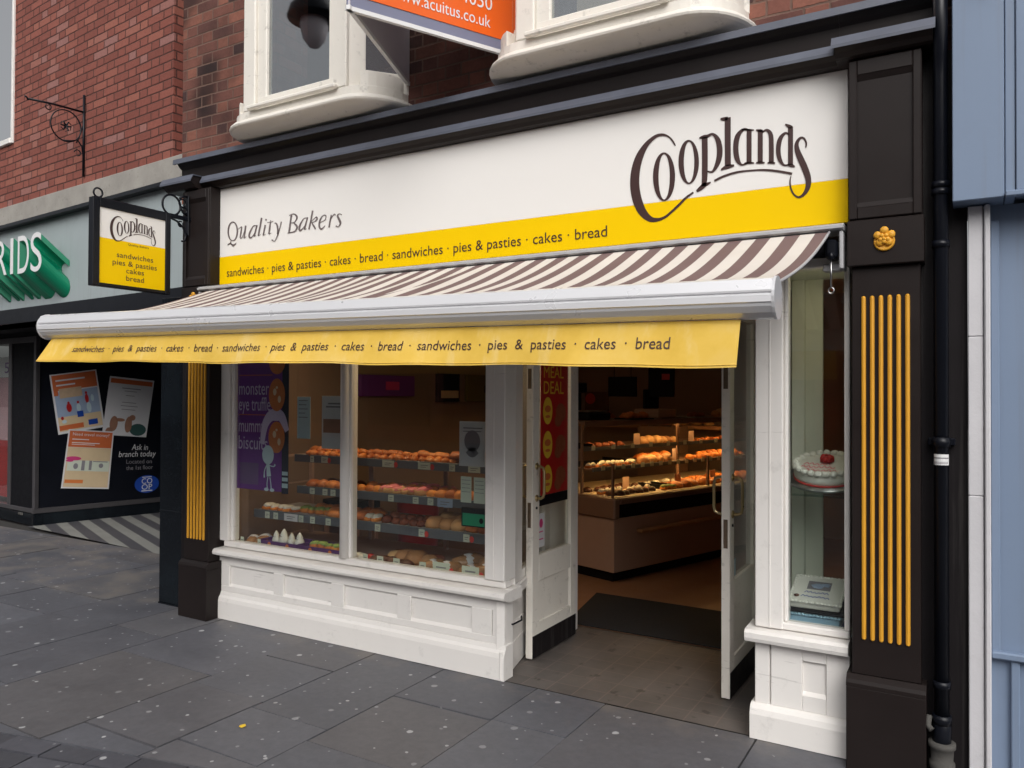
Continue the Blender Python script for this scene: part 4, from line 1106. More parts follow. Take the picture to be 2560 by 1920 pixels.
g = B(); lseg(g, 3.72, 5.59, -0.22, -0.20, 4.28, 6.3); obj('blind', g, mat('dark_green_grey_blind', (0.07, 0.075, 0.065), 0.8, var=0.2), wo)
b = B()                                                          # pier in dark granite by the bakery
b.box(-5.285, -4.952, 0.040, 0.45, 0.012, 2.30, 0.004); b.box(-5.288, -4.951, 0.037, 0.45, 0.0, 0.011)
b.box(-5.287, -4.951, 0.038, 0.45, 0.695, 0.705, 0.002)
obj('granite_pier', b, 'granite', lb)
b = B()                                                          # soffit, lobby shell
b.poly([(*lp(0.0), 2.30), (*lp(8.0), 2.30), (-13.2, 6.0, 2.30), (-5.0, 6.0, 2.30)])
b.box(-5.29, -5.02, 0.451, 6.0, 0.0, 2.299); b.box(-13.2, -5.02, 5.9, 6.0, 0.0, 2.299)
obj('soffit', b, 'black_dull', lb)
QC = Vector((-9.546, 1.419)); QE = Vector((0.218, 0.976)).normalized(); QN = Vector((0.976, -0.218))
def q3(u, z, off=0.0): p = QC + QE*u + QN*off; return (p.x, p.y, z)
q2 = lambda u: (QC.x + QE.x*u, QC.y + QE.y*u)
def fr(u): return (QC.x + LD.x*u, QC.y + LD.y*u)
b = B()
b.seg(q2(0.0), q2(3.4), 0.0, 0.06, 0.205, 2.25)                # black panelled side that carries the posters
obj('panelled_side', b, 'black', lb)
b = B(); b.seg(q2(-0.03), q2(3.4), -0.012, 0.06, 0.0, 0.145); b.seg(fr(-0.03), fr(4.0), -0.06, 0.012, 0.0, 0.135); obj('plinth', b, 'granite', lb)
b = B()
b.seg(q2(-0.035), q2(3.4), -0.02, 0.07, 0.1455, 0.2045, 0.003); b.seg(fr(0.0), fr(4.0), -0.07, 0.02, 0.1455, 0.195, 0.003)
b.box(QC.x - 0.03, QC.x + 0.02, QC.y - 0.03, QC.y + 0.02, 0.205, 2.25, 0.003)
b.seg(fr(0.66), fr(0.74), -0.04, 0.014, 0.1955, 2.25, 0.003)
b.seg(fr(0.0), fr(4.0), -0.05, 0.016, 2.18, 2.25, 0.003)
obj('metal_trim', b, mat('dark_bronze_trim', (0.085, 0.08, 0.085), 0.4, metal=0.4, var=0.2), lb)
b = B(); b.seg(fr(0.0), fr(0.66), -0.05, 0.0, 0.1955, 2.1795); b.seg(fr(0.0), fr(4.0), -0.05, 0.0, 2.2505, 2.30); obj('black_panel', b, 'black_dull', lb)
b = B(); b.seg(fr(0.7405), fr(4.0), -0.03, -0.022, 0.1955, 2.1795); obj('pane', b, 'pane', lb)
b = B(); b.seg(fr(0.30), fr(0.42), 0.012, 0.020, 0.10, 0.128, 0.002); obj('air_grille', b, 'clay', lb)
wd = B(); wd.seg(fr(0.75), fr(4.0), -0.22, -0.20, 0.22, 0.95)
wdp = obj('window_display', wd, 'red_print', lb)
b = B(); b.seg(fr(0.75), fr(4.0), -0.215, -0.205, 0.955, 1.77); obj('pink_panel', b, mat('pale_pink_display', (0.55, 0.33, 0.36), 0.5), wdp)
b = B(); b.seg(fr(0.75), fr(4.0), -0.215, -0.205, 1.775, 2.04); hp = obj('header_panel', b, 'white_plain', wdp)
b = B().text('5', lambda u, v: (fr(1.36 - u)[0], fr(1.36 - u)[1] + 0.198, 1.83 + v), width=0.13, height=0.2)
obj('header_lettering', b, 'purple', hp)

# letters of the shop name: white faces, deep green sides that slope down to the fascia
ln = thing('shop_name_letters', 'big white letters with deep green sloping sides on the grey fascia', 'shop sign', l3(3.0, 0, 2.9))
def letter(ch, u0, u1, zb, zt):
    cu = bpy.data.curves.new('t', 'FONT'); cu.body = ch; cu.size = 1.0; cu.resolution_u = 6
    o = bpy.data.objects.new('t', cu); me = o.to_mesh()
    xs = [v.co.x for v in me.vertices]; ys = [v.co.y for v in me.vertices]
    fx = lambda x: u0 + (u1 - u0)*(x - min(xs))/(max(xs) - min(xs)); fz = lambda y: zb + (zt - zb)*(y - min(ys))/(max(ys) - min(ys))
    face, side = B(), B()
    fv = [face.bm.verts.new(l3(fx(v.co.x), 0.1905, fz(v.co.y))) for v in me.vertices]
    for p in me.polygons: face.bm.faces.new([fv[i] for i in p.vertices])
    s0 = [side.bm.verts.new(l3(fx(v.co.x), 0.1895, fz(v.co.y))) for v in me.vertices]
    s1 = [side.bm.verts.new(l3(fx(v.co.x) - 0.10, -0.028, fz(v.co.y) - 0.235)) for v in me.vertices]
    cnt = {}
    for p in me.polygons:
        side.bm.faces.new([s0[i] for i in p.vertices])
        for e in p.edge_keys: cnt[e] = cnt.get(e, 0) + 1
    for (i, j), c in cnt.items():
        if c == 1: side.bm.faces.new((s0[i], s0[j], s1[j], s1[i]))
    bmesh.ops.recalc_face_normals(side.bm, faces=side.bm.faces[:])
    o.to_mesh_clear(); bpy.data.objects.remove(o); bpy.data.curves.remove(cu)
    l = obj('letter', side, 'green', ln); obj('letter_face', face, 'letter_face', l)
letter('S', 2.815, 2.585, 2.745, 3.125); letter('D', 3.09, 2.85, 2.755, 3.125); letter('I', 3.255, 3.190, 2.765, 3.125); letter('R', 3.60, 3.335, 2.77, 3.125); letter('R', 3.91, 3.65, 2.775, 3.125)

# empty iron bracket on the brick
ib = thing('iron_bracket', 'thin black scrolled iron bracket with no sign on the red brick', 'bracket', l3(2.168, 0, 3.6))
b = B()
U = 2.168
i3 = lambda w, z: l3(U, w, z)
obj('wall_bar', B().tube([i3(0.014, 3.62), i3(0.014, 4.39)], 0.011, 8), 'black', ib)
b.tube([i3(0.014, 4.228), i3(0.30, 4.222), i3(0.50, 4.206)], 0.010, 8)
b.tube([i3(0.50, 4.19), i3(0.51, 4.215), i3(0.53, 4.222)], 0.008, 6)
ring = [i3(0.175 + 0.135*math.cos(R(a)), 4.055 + 0.145*math.sin(R(a))) for a in range(0, 360, 12)]
b.tube(ring, 0.006, 6, close=True)
b.tube([i3(0.02 + 0.10*t, 4.10 - 0.36*t + 0.10*t*t) for t in (0, .2, .4, .6)] , 0.006, 6)
b.tube([i3(0.014, 3.80), i3(0.03, 3.90), i3(0.07, 3.95), i3(0.14, 3.925), i3(0.20, 3.915)], 0.006, 6)
for k in range(6):
    a = R(60*k); c = (0.175, 4.055)
    b.tube([i3(c[0], c[1]), i3(c[0] + 0.045*math.cos(a), c[1] + 0.045*math.sin(a)), i3(c[0] + 0.05*math.cos(a + 0.7), c[1] + 0.055*math.sin(a + 0.7))], [0.009, 0.007, 0.003], 6)
b.tube([i3(0.07 + 0.028*math.cos(R(a)), 3.83 + 0.028*math.sin(R(a))) for a in range(0, 300, 20)], 0.005, 6)
b.tube([i3(0.33 + 0.025*math.cos(R(a)), 4.185 + 0.025*math.sin(R(a))) for a in range(90, 400, 20)], 0.005, 6)
obj('scrollwork', b, 'black', ib)

# posters on the black panelled side
def bil(c, off):
    TL, TR, BR, BL = [Vector(q) for q in c]
    def f(a, t):                                                 # a across, t down, 0..1
        p = (TL*(1 - a) + TR*a)*(1 - t) + (BL*(1 - a) + BR*a)*t
        return q3(p.x, p.y, off)
    return f
def quad(b, f, a0, a1, t0, t1):
    return b.poly([f(a0, t1), f(a1, t1), f(a1, t0), f(a0, t0)])
def poster(c, label, z):
    f0, f1 = bil(c, z), bil(c, z + 0.003)
    b = B()
    v = [b.bm.verts.new(f0(a, t)) for a, t in ((0, 0), (1, 0), (1, 1), (0, 1))]; w = [b.bm.verts.new(f1(a, t)) for a, t in ((0, 0), (1, 0), (1, 1), (0, 1))]
    b.bm.faces.new(w); b.bm.faces.new(v[::-1])
    for i in range(4): b.bm.faces.new((v[i], v[(i+1) % 4], w[(i+1) % 4], w[i]))
    bmesh.ops.recalc_face_normals(b.bm, faces=b.bm.faces[:])
    ctr = q3((c[0][0] + c[2][0])/2, min(c[2][1], c[3][1]), z)
    o = obj('poster', b, 'paper', None, base=ctr)
    return tag(o, label, 'poster', 'posters on the black panel')
def pr(p, name, c, z, shapes, m_):
    b = B(); f = bil(c, z)
    for s in shapes:
        if len(s) == 4: quad(b, f, *s)
        elif len(s) == 5:                                        # ellipse: 'e', cx, cy, rx, ry
            _, cx, cy, rx, ry = s
            b.poly([f(cx + rx*math.cos(R(a)), cy - ry*math.sin(R(a))) for a in range(0, 360, 20)])
        elif len(s) == 6:                                        # word: 't', text, x, y, width, height
            _, tx, x, y, w, h = s
            b.text(tx, lambda u, v: f(x + u, y - v), width=w, height=h)
    return obj(name, b, m_, p)
c1 = ((.124, 1.788), (.646, 1.871), (.758, 1.152), (.230, 1.068))
p = poster(c1, 'tilted poster of people jumping on a beach under an orange heading', 0.004)
pr(p, 'sky_picture', c1, 0.0085, [(.04, .96, .30, .72)], 'sky_print'); pr(p, 'beach_picture', c1, 0.0090, [(.04, .96, .72, .96), ], 'sand_print')
pr(p, 'heading', c1, 0.0095, [(.03, .97, .02, .28)], 'orange_dark'); pr(p, 'heading_tab', c1, 0.0096, [(.03, .12, .275, .36)], 'orange_dark'); pr(p, 'orange_strip', c1, 0.0097, [(.04, .55, .86, .94)], 'orange_dark')
pr(p, 'caption_box', c1, 0.0100, [(.14, .62, .25, .41)], 'cream_mix')
for s_ in [('e', .30, .58, .055, .075), ('e', .70, .47, .04, .08), ('e', .30, .50, .025, .025), ('e', .70, .37, .025, .025), ('e', .50, .51, .025, .025), ('e', .13, .74, .03, .03)]: pr(p, 'jumping_figure', c1, 0.0105, [s_], 'red_print')
for s_ in [('e', .50, .60, .045, .07), ('e', .16, .80, .05, .03), ('e', .82, .47, .035, .06), ('e', .72, .62, .05, .09)]: pr(p, 'pale_clothes', c1, 0.0110, [s_], 'paper_blue')
pr(p, 'blue_case', c1, 0.0115, [(.66, .86, .83, .92), (.45, .58, .66, .76)], 'blue_print')
pr(p, 'heading_text', c1, 0.0120, [(.10, .72, .10, .125), (.10, .5, .18, .205)], 'paper')
c2 = ((.811, 1.792), (1.360, 1.738), (1.262, 1.000), (.722, 1.055))
p = poster(c2, 'mostly white poster with orange top strip and a picture of hands', 0.004)
pr(p, 'heading', c2, 0.0085, [(.03, .97, .03, .11)], 'orange_dark')
pr(p, 'hands_picture', c2, 0.0090, [('e', .22, .80, .09, .13), ('e', .34, .73, .12, .03), ('e', .55, .80, .08, .14), ('e', .14, .93, .08, .06), ('e', .62, .68, .07, .05)], 'skin_print')
pr(p, 'sleeve_picture', c2, 0.0086, [('e', .78, .88, .19, .105)], mat('dark_green_print', (0.035, 0.09, 0.085), 0.5))
pr(p, 'poster_text', c2, 0.0095, [(.30, .72, .175, .19), (.36, .64, .225, .235), (.40, .60, .30, .31), (.34, .66, .42, .43), (.32, .70, .48, .49), (.35, .66, .54, .55)], 'ink_grey')
c3 = ((.342, 1.134), (.863, 1.087), (.806, .367), (.263, .423))
p = poster(c3, 'lowest poster with a bank note picture and an orange heading', 0.010)
pr(p, 'sand_picture', c3, 0.0145, [(.03, .97, .30, .975)], 'sand_print'); pr(p, 'heading', c3, 0.0145, [(.03, .97, .02, .295)], 'orange_dark')
pr(p, 'orange_strip', c3, 0.0150, [(.05, .43, .85, .91)], 'orange_print')
pr(p, 'heading_text', c3, 0.0150, [('t', 'Need travel money?', .10, .10, .80, .075), (.10, .46, .155, .17), (.10, .70, .215, .228), (.10, .60, .245, .255)], 'paper')
pr(p, 'banknote', c3, 0.0155, [(.06, .96, .52, .70)], 'paper_mint')
pr(p, 'banknote_print', c3, 0.0160, [('e', .24, .62, .05, .05), ('e', .78, .60, .05, .04), (.36, .43, .52, .69), (.52, .58, .52, .68), (.60, .92, .525, .54)], 'ink_grey')
pr(p, 'pink_scribble', c3, 0.0165, [('e', .18, .49, .16, .035), ('e', .10, .53, .08, .02)], 'pink_print')
b = B()
b.text('Ask in', lambda u, v: q3(1.085 + u + v*0.15, 0.845 + v - u*0.05, 0.002), width=0.20, height=0.105)
b.text('branch today', lambda u, v: q3(0.925 + u + v*0.15, 0.762 + v - u*0.03, 0.002), width=0.46, height=0.105)
ap = obj('wall_lettering', b, 'paper', None, base=q3(1.18, 0.60)); tag(ap, 'white hand drawn lettering above the blue oval emblem on black panel', 'lettering')
b = B()
b.text('Located on', lambda u, v: q3(1.02 + u, 0.672 + v - u*0.04, 0.002), width=0.32, height=0.075)
b.text('the 1st floor', lambda u, v: q3(1.02 + u, 0.590 + v - u*0.02, 0.002), width=0.335, height=0.075)
obj('small_lettering', b, 'ink_grey', ap)
b = B(); b.poly([q3(1.280 + 0.155*math.cos(R(a)), 0.392 + 0.115*math.sin(R(a)), 0.003) for a in range(0, 360, 12)])
bo = obj('shop_emblem', b, 'blue_print', None, base=q3(1.28, 0.28)); tag(bo, 'blue oval emblem with white CO OP letters on black panel', 'emblem')
b = B()
b.text('CO', lambda u, v: q3(1.28 + u, 0.398 + v, 0.005), width=0.135, height=0.10, center=True); b.text('OP', lambda u, v: q3(1.28 + u, 0.322 + v, 0.005), width=0.135, height=0.10, center=True)
quad(b, lambda a, t: q3(1.21 + 0.14*a, 0.312 - 0.012*t, 0.005), 0, 1, 0, 1); quad(b, lambda a, t: q3(1.22 + 0.12*a, 0.488 - 0.010*t, 0.005), 0, 1, 0, 1)
obj('emblem_letters', b, 'paper', bo)

# ---------------------------------------------------------------- goods: one of each kind, then copies
def proto(name, b, m_, parts=()):
    o = obj(name, b, m_)
    for n_, b_, mm in parts: obj(n_, b_, mm, o)
    COL.objects.unlink(o)                                        # kept aside; only its copies are in the scene
    for c in o.children: COL.objects.unlink(c)
    return o
P = {}
P['bread_bun'] = [proto('bread_bun', B().blob((0, 0, 0), (.044, .034, .034), s, .05), 'sponge') for s in (1, 2, 3)]
P['pastry_slice'] = [proto('pastry_slice', B().blob((0, 0, 0), (.030, .062, .026), s, .10), 'golden') for s in (4, 5, 6)]
P['iced_finger'] = [proto('iced_finger', B().blob((0, 0, 0), (.032, .075, .034), s, .03), 'bun', [('icing', B().blob((0, 0, .018), (.029, .070, .030), s + 20, .05, 2, 0.0), 'icing_pink')]) for s in (7, 8)]
P['chocolate_cake'] = [proto('chocolate_cake', B().blob((0, 0, 0), (.040, .052, .030), s, .12), 'choc') for s in (9, 10)]
P['glazed_pastry'] = [proto('glazed_pastry', B().blob((0, 0, 0), (.042, .058, .032), s, .12), 'choc_red') for s in (11, 12)]
P['bread_roll'] = [proto('bread_roll', B().blob((0, 0, 0), (.060, .072, .050), s, .05), 'bun') for s in (13, 14)]
P['turnover'] = [proto('turnover', B().blob((0, 0, 0), (.056, .066, .036), s, .12), 'golden') for s in (15, 16)]
P['cream_cake'] = [proto('cream_cake', B().blob((0, 0, 0), (.034, .050, .022), s, .06), 'sponge', [('cream', B().blob((0, 0, .018), (.026, .042, .024), s + 3, .14, 2, .1), 'icing')]) for s in (17, 18)]
P['lime_cake'] = [proto('lime_cake', B().blob((0, 0, 0), (.036, .036, .030), s, .06), 'sponge', [('icing', B().blob((0, 0, .022), (.033, .033, .020), s, .10, 2, 0.0), 'lime')]) for s in (19, 20)]
P['wrapped_loaf'] = [proto('wrapped_loaf', B().blob((0, 0, 0), (.050, .105, .052), s, .10), 'film', [('paper_band', B().blob((0, -.01, 0), (.0515, .045, .0535), s, .06), 'paper')]) for s in (23, 24)]
P['meringue_ghost'] = [proto('meringue_ghost', B().lathe([(.028, 0), (.030, .012), (.026, .028), (.019, .040), (.020, .048), (.012, .064), (.004, .076), (0, .078)], (0, 0, 0), 18), 'icing', [('eyes', B().blob((-.006, -.0225, .034), (.003, .002, .003), 1, 0, 1, 1).blob((.006, -.0225, .034), (.003, .002, .003), 1, 0, 1, 1), 'choc')])]
def put(kind, pts, label, group, cat, rz=0.0, jit=0.25):
    for i, (x, y, z) in enumerate(pts):
        src = P[kind][i % len(P[kind])]
        c = copy_tree(src, (x, y, z), rz + rnd.uniform(-jit, jit), label, group)
        c['category'] = cat
        k = rnd.uniform(0.90, 1.25); c.scale = (k, k * rnd.uniform(.92, 1.08), k)
def span(x0, x1, n, y, z, jx=.006): return [(x0 + (x1 - x0)*(i + .5)/n + rnd.uniform(-jx, jx), y + rnd.uniform(-jx, jx), z) for i in range(n)]

# ---- stepped shelving in the display window
def shelf(x0, x1, y0, y1, zt, strip, lab):
    t = thing('display_shelf', lab, 'shelf', ((x0 + x1)/2, y0, zt - strip), 'window display shelves')
    b = B(); b.box(x0, x1, y0 + 0.012, y1, zt - 0.018, zt - 0.003); obj('deck', b, 'alu_grey', t)
    b = B(); b.box(x0, x1, y0, y0 + 0.0118, zt - strip, zt + 0.004, 0.002); obj('edge_strip', b, 'shelf_grey', t)
    return t
shelf(-4.25, -2.49, 0.40, 0.76, 1.140, 0.050, 'top grey edged shelf of the window display')
shelf(-4.12, -2.47, 0.30, 0.72, 0.930, 0.050, 'middle grey edged shelf of the window display holding pink iced buns')
shelf(-4.50, -2.45, 0.25, 0.70, 0.742, 0.056, 'lowest grey edged shelf of the window display above the sill deck')
st = thing('shelf_stand', 'pale metal uprights carrying the window shelves', 'shelf stand', (-3.9, 0.72, 0.48))
for x in (-4.46, -3.85, -3.17):
    b = B(); b.box(x - .016, x + .016, 0.772, 0.80, 0.48, 1.16, .002); b.box(x - .006, x + .006, 0.42, 0.772, 1.105, 1.12); b.box(x - .006, x + .006, 0.33, 0.772, 0.898, 0.91); b.box(x - .006, x + .006, 0.28, 0.772, 0.705, 0.718)
    obj('upright', b, 'counter', st)
dk = thing('window_deck', 'low cream deck inside the display window behind the sill', 'display deck', (-3.4, 0.1, 0.44))
b = B(); b.prism([(-4.60, 0.125), (-2.32, 0.125), (-2.50, 0.84), (-4.60, 0.84)], 0.47, 0.4995); obj('deck_top', b, 'counter', dk)
b = B(); b.box(-4.60, -2.52, 0.815, 0.84, 0.0, 0.469); obj('deck_back', b, 'counter', dk)
b = B(); b.box(-4.58, -2.40, 0.145, 0.157, 0.500, 0.516, .002); obj('edge_strip', b, 'shelf_grey', dk)

zA, zB, zC, zD = 1.138, 0.928, 0.740, 0.500
put('pastry_slice', span(-4.21, -2.66, 24, 0.47, zA) , 'golden sausage roll in the front row of the top window shelf', 'golden pastries on the top shelf', 'pastry', 0.5)
put('pastry_slice', span(-4.20, -2.62, 24, 0.53, zA + .022), 'golden sausage roll lying on top of the front rows on the top window shelf', 'golden pastries on the top shelf', 'pastry', 0.9, .6)
put('pastry_slice', span(-4.21, -2.66, 24, 0.60, zA + .003), 'golden sausage roll in the back row of the top window shelf', 'golden pastries on the top shelf', 'pastry', 0.5)
put('turnover', span(-2.90, -2.62, 4, 0.48, zA + .030, .01), 'orange brown turnover piled behind the face notice on the top window shelf', 'turnovers on the top shelf', 'pastry', 0.8)
put('chocolate_cake', span(-4.08, -3.66, 5, 0.50, zB), 'dark chocolate cake at the purple poster end of the middle window shelf', 'chocolate cakes on the middle shelf', 'cake')
put('turnover', span(-4.06, -3.64, 5, 0.37, zB), 'flat orange pastry in front of chocolate cakes on the middle shelf', 'flat pastries on the middle shelf', 'pastry', 0.7)
put('bread_bun', span(-3.62, -3.40, 3, 0.37, zB, .004), 'orange bun between chocolate cakes and pink iced fingers on the middle shelf', 'orange buns beside the chocolate cakes', 'bun')
put('iced_finger', span(-3.395, -3.04, 6, 0.395, zB + .002, .003), 'pink iced finger bun in the row on the middle window shelf', 'pink iced fingers', 'bun', -0.35, .08)
put('bread_bun', span(-3.03, -2.50, 7, 0.37, zB, .004), 'orange bun between pink iced fingers and green menu cards on the middle shelf', 'orange buns beside the menu cards', 'bun')
put('bread_bun', span(-3.62, -2.50, 13, 0.48, zB, .004), 'orange bun in the back row of the middle window shelf', 'orange buns in the back row', 'bun')
put('cream_cake', span(-4.46, -4.12, 5, 0.33, zC), 'small cream topped cake below the purple poster on the lowest window shelf', 'cream cakes on the lowest shelf', 'cake')
put('lime_cake', span(-4.12, -3.84, 4, 0.36, zC), 'little cake with lime green icing on the lowest window shelf', 'lime green cakes', 'cake')
put('turnover', span(-3.82, -3.50, 4, 0.335, zC, .004), 'golden turnover beside the window bar on the lowest shelf', 'golden turnovers on the lowest shelf', 'pastry', 0.9)
put('cream_cake', span(-3.50, -3.38, 2, 0.33, zC, .003), 'cream topped slice between window bar and red brown pastries on the lowest shelf', 'cream slices on the lowest shelf', 'cake')
put('glazed_pastry', span(-3.36, -2.99, 5, 0.335, zC, .005), 'shiny red brown pastry near the middle of the lowest window shelf', 'red brown pastries', 'pastry', 0.6)
put('glazed_pastry', span(-3.40, -2.96, 6, 0.46, zC, .005), 'dark red brown pastry in the back row of the lowest shelf', 'red brown pastries', 'pastry', 0.6)
put('bread_roll', span(-2.985, -2.70, 3, 0.345, zC, .003), 'pale round bread roll on the lowest window shelf', 'pale bread rolls', 'bread roll', 0.0)
put('turnover', span(-2.69, -2.44, 3, 0.34, zC, .003), 'orange pastry under the green sticker on the lowest window shelf', 'orange pastries under the green sticker', 'pastry', 0.6)
put('wrapped_loaf', [(-4.46, .22, zD), (-4.36, .24, zD)], 'wrapped brown loaf beside the purple boxes on the window deck', 'wrapped loaves beside the purple boxes', 'loaf', 0.5)
put('wrapped_loaf', [(-2.88, .25, zD), (-2.76, .23, zD), (-2.60, .25, zD), (-2.47, .24, zD), (-2.70, .38, zD + .01), (-2.52, .38, zD + .03)], 'wrapped loaf lying behind wide price cards on the window deck', 'wrapped loaves behind the wide cards', 'loaf', -0.5)
put('chocolate_cake', span(-3.34, -3.02, 5, 0.21, zD), 'dark brown cake on the window deck behind white price cards', 'dark cakes on the deck', 'cake')
put('meringue_ghost', [(-4.20 + .075*i, 0.19, zD + .046) for i in range(4)], 'white meringue ghost standing in a purple box', 'meringue ghosts', 'cake', 0.0, .1)
put('lime_cake', span(-3.86, -3.60, 4, 0.19, zD + .046, .003), 'lime green cake standing in a purple box', 'lime cakes in the purple box', 'cake')
put('cream_cake', span(-3.50, -3.385, 2, 0.20, zD), 'cream topped cake on the deck behind the window bar', 'cream cakes on the deck', 'cake')
put('bread_roll', span(-3.30, -2.94, 4, 0.33, zD, .01), 'pale round roll on the deck behind the dark cakes', 'rolls on the deck', 'bread roll')
put('glazed_pastry', span(-3.30, -2.96, 5, 0.42, zD, .01), 'glazed pastry on the deck behind the pale rolls', 'glazed pastries on the deck', 'pastry')
put('bread_bun', span(-4.25, -3.60, 9, 0.34, zD, .01), 'orange bun on the deck behind the purple boxes', 'buns on the deck behind the boxes', 'bun')
put('iced_finger', span(-3.30, -2.95, 3, 0.56, zB + .002, .01), 'pink iced bun in the back row of the middle shelf', 'pink iced buns in the back row', 'bun', -0.3, .1)
put('turnover', span(-4.10, -3.50, 7, 0.48, zC, .006), 'golden turnover in the back row of the lowest window shelf', 'turnovers in the back row', 'pastry', .7)
put('bread_roll', span(-2.98, -2.50, 5, 0.48, zC, .006), 'pale roll in the back row of the lowest window shelf', 'rolls in the back row', 'bread roll')
def gift_box(x0, x1, lab):
    t = thing('purple_box', lab, 'box', ((x0 + x1)/2, .17, zD), 'purple halloween boxes')
    b = B(); b.box(x0, x1, .120, .126, zD, zD + .062); b.box(x0, x1, .255, .261, zD, zD + .075); b.box(x0, x0 + .005, .126, .255, zD, zD + .065); b.box(x1 - .005, x1, .126, .255, zD, zD + .065); b.box(x0, x1, .126, .255, zD, zD + .045)
    obj('tray', b, 'purple_box', t)
    for k in range(2):
        cx = x0 + (x1 - x0)*(.28 + .46*k); b = B(); b.disc(lambda u, v, cx=cx: (cx + u, .1195, zD + .034 + v), .017, .022)
        obj('pumpkin_print', b, 'orange_print', t)
gift_box(-4.30, -3.925, 'purple box with pumpkin prints holding white ghosts')
gift_box(-3.915, -3.53, 'purple box with pumpkin prints holding lime green cakes')
b = B().blob((-3.35, .20, zD), (.036, .036, .040), 5, .04); tm = obj('tomato', b, 'red_plastic', None, smooth=True, base=(-3.35, .20, zD)); tag(tm, 'shiny red tomato on the deck beside the window bar', 'tomato')

# ---- price cards clipped to the shelf edges
def card(x, y, z, w, h, lab, grp, m_='paper_mint', dot=False, tilt=0.0):
    b = B(); b.box(x - w/2, x + w/2, y - .0045, y - .003, z, z + h)
    o = obj('price_card', b, m_, None, base=(x, y, z)); tag(o, lab, 'price card', grp)
    b = B(); b.box(x - w*.3, x + w*.3, y - .0052, y - .0046, z + h*.55, z + h*.66); b.box(x - w*.3, x + w*.15, y - .0052, y - .0046, z + h*.28, z + h*.38)
    obj('price_print', b, 'ink_grey', o)
    if dot:
        b = B(); b.disc(lambda u, v: (x + w/2 + .016 + u, y - .0055, z + h*.42 + v), .016, .019); obj('red_disc', b, 'red_tag', o)
for x, w, d in ((-4.07, .035, 0), (-3.95, .06, 1), (-3.70, .035, 0), (-3.372, .10, 1), (-3.072, .10, 1), (-2.851, .045, 0), (-2.683, .09, 0)):
    card(x, .40, 1.094, w, .044, 'wide card with a red disc on the top shelf edge' if d else 'plain pale card on the top shelf edge', 'price cards on the top shelf', dot=bool(d))
for x in (-3.967, -3.846, -3.772, -3.585, -3.265, -3.063, -2.946): card(x, .30, .884, .045, .042, 'small pale card on the middle shelf edge below the buns', 'price cards on the middle shelf')
for x, d in ((-4.355, 0), (-4.27, 0), (-4.022, 0), (-3.912, 0), (-3.767, 0), (-3.559, 0), (-3.333, 0), (-2.976, 1), (-2.638, 1)):
    card(x, .25, .690, .045, .046, 'small card with red disc on the lowest shelf edge' if d else 'small pale card on the lowest shelf edge', 'price cards on the lowest shelf', dot=bool(d))
for x, w, d in ((-4.46, .035, 0), (-4.288, .03, 0), (-3.452, .045, 0), (-3.321, .04, 0), (-3.2, .05, 0), (-3.069, .05, 0), (-2.868, .05, 0), (-2.731, .12, 1), (-2.521, .12, 1)):
    card(x, .118, .512 if w < .1 else .505, w, .055 if w < .1 else .075, ('wide green white card with red disc at the foot of the window' if d else 'small pale card at the foot of the window'), 'price cards along the sill', dot=bool(d))
card(-4.12, .25, .688, .13, .05, 'wide pink card with a teal foot on the lowest shelf edge', 'offer cards', 'paper')
card(-2.834, .30, .878, .115, .054, 'pale blue card with red words on the middle shelf edge', 'offer cards', 'sky_print')

# ---- notices on the window glass
yg = 0.0775
pp = thing('halloween_poster', 'tall purple poster for monster eye truffles and mummy biscuits inside the window', 'poster', (-4.32, yg, 0.92))
XL, XR = -4.478, -4.035
b = B(); b.box(XL, XR, yg, yg + .002, 0.915, 2.09); bd = obj('poster_sheet', b, 'purple', pp)
ow = on_wall(yg - .0012)
b = B(); b.box(-4.46, -4.13, yg - .001, yg - .0002, 1.708, 1.714); b.box(-4.46, -4.13, yg - .001, yg - .0002, 1.432, 1.438); obj('orange_rule', b, 'orange_dark', bd)
b = B()
for tx, z, w in (('monster', 1.575, .30), ('eye truffle', 1.465, .315), ('mummy', 1.315, .26), ('biscuits', 1.195, .29)):
    b.text(tx, on_wall(yg - .0008, -4.462, z), width=w, height=.135)
obj('poster_lettering', b, 'lilac', bd)
b = B()
for cz, r in ((1.80, .085), (1.575, .112), (1.285, .108)): b.disc(on_wall(yg - .0014, -4.085, cz), .078, r)
obj('biscuit_picture', b, 'orange_print', bd)
b = B()
for dx, dz, rx, rz in ((-.02, .02, .03, .04), (.025, -.03, .028, .04), (0, .05, .02, .015)):
    for cz in (1.575, 1.285): b.disc(on_wall(yg - .0018, -4.085 + dx, cz + dz), rx*.55, rz*.6)
obj('biscuit_marks', b, 'sand_print', bd)
b = B(); b.stroke([(-4.225, 1.235, .04), (-4.20, 1.36, .06), (-4.15, 1.425, .075), (-4.09, 1.44, .085), (-4.035, 1.42, .07), (-3.985, 1.33, .04)], on_wall(yg - .0012)); obj('cloth_picture', b, 'lilac', bd)
b = B()                                                          # bandaged stick figure
b.disc(on_wall(yg - .0022, -4.165, 1.162), .056, .066)
b.stroke([(-4.165, 1.105, .028), (-4.160, 1.06, .036), (-4.155, 1.015, .042)], on_wall(yg - .0022))
for q in ([(-4.175, 1.095, .008), (-4.198, 1.05, .008), (-4.200, 1.005, .014)], [(-4.15, 1.09, .008), (-4.11, 1.085, .008), (-4.095, 1.10, .016)], [(-4.165, 1.01, .008), (-4.172, .965, .007), (-4.168, .93, .012)], [(-4.145, 1.01, .008), (-4.135, .965, .007), (-4.132, .93, .012)]): b.stroke(q, on_wall(yg - .0022))
b.disc(on_wall(yg - .0022, -4.178, .925), .022, .012); b.disc(on_wall(yg - .0022, -4.124, .923), .022, .012)
obj('mummy_figure', b, 'paper_blue', bd)
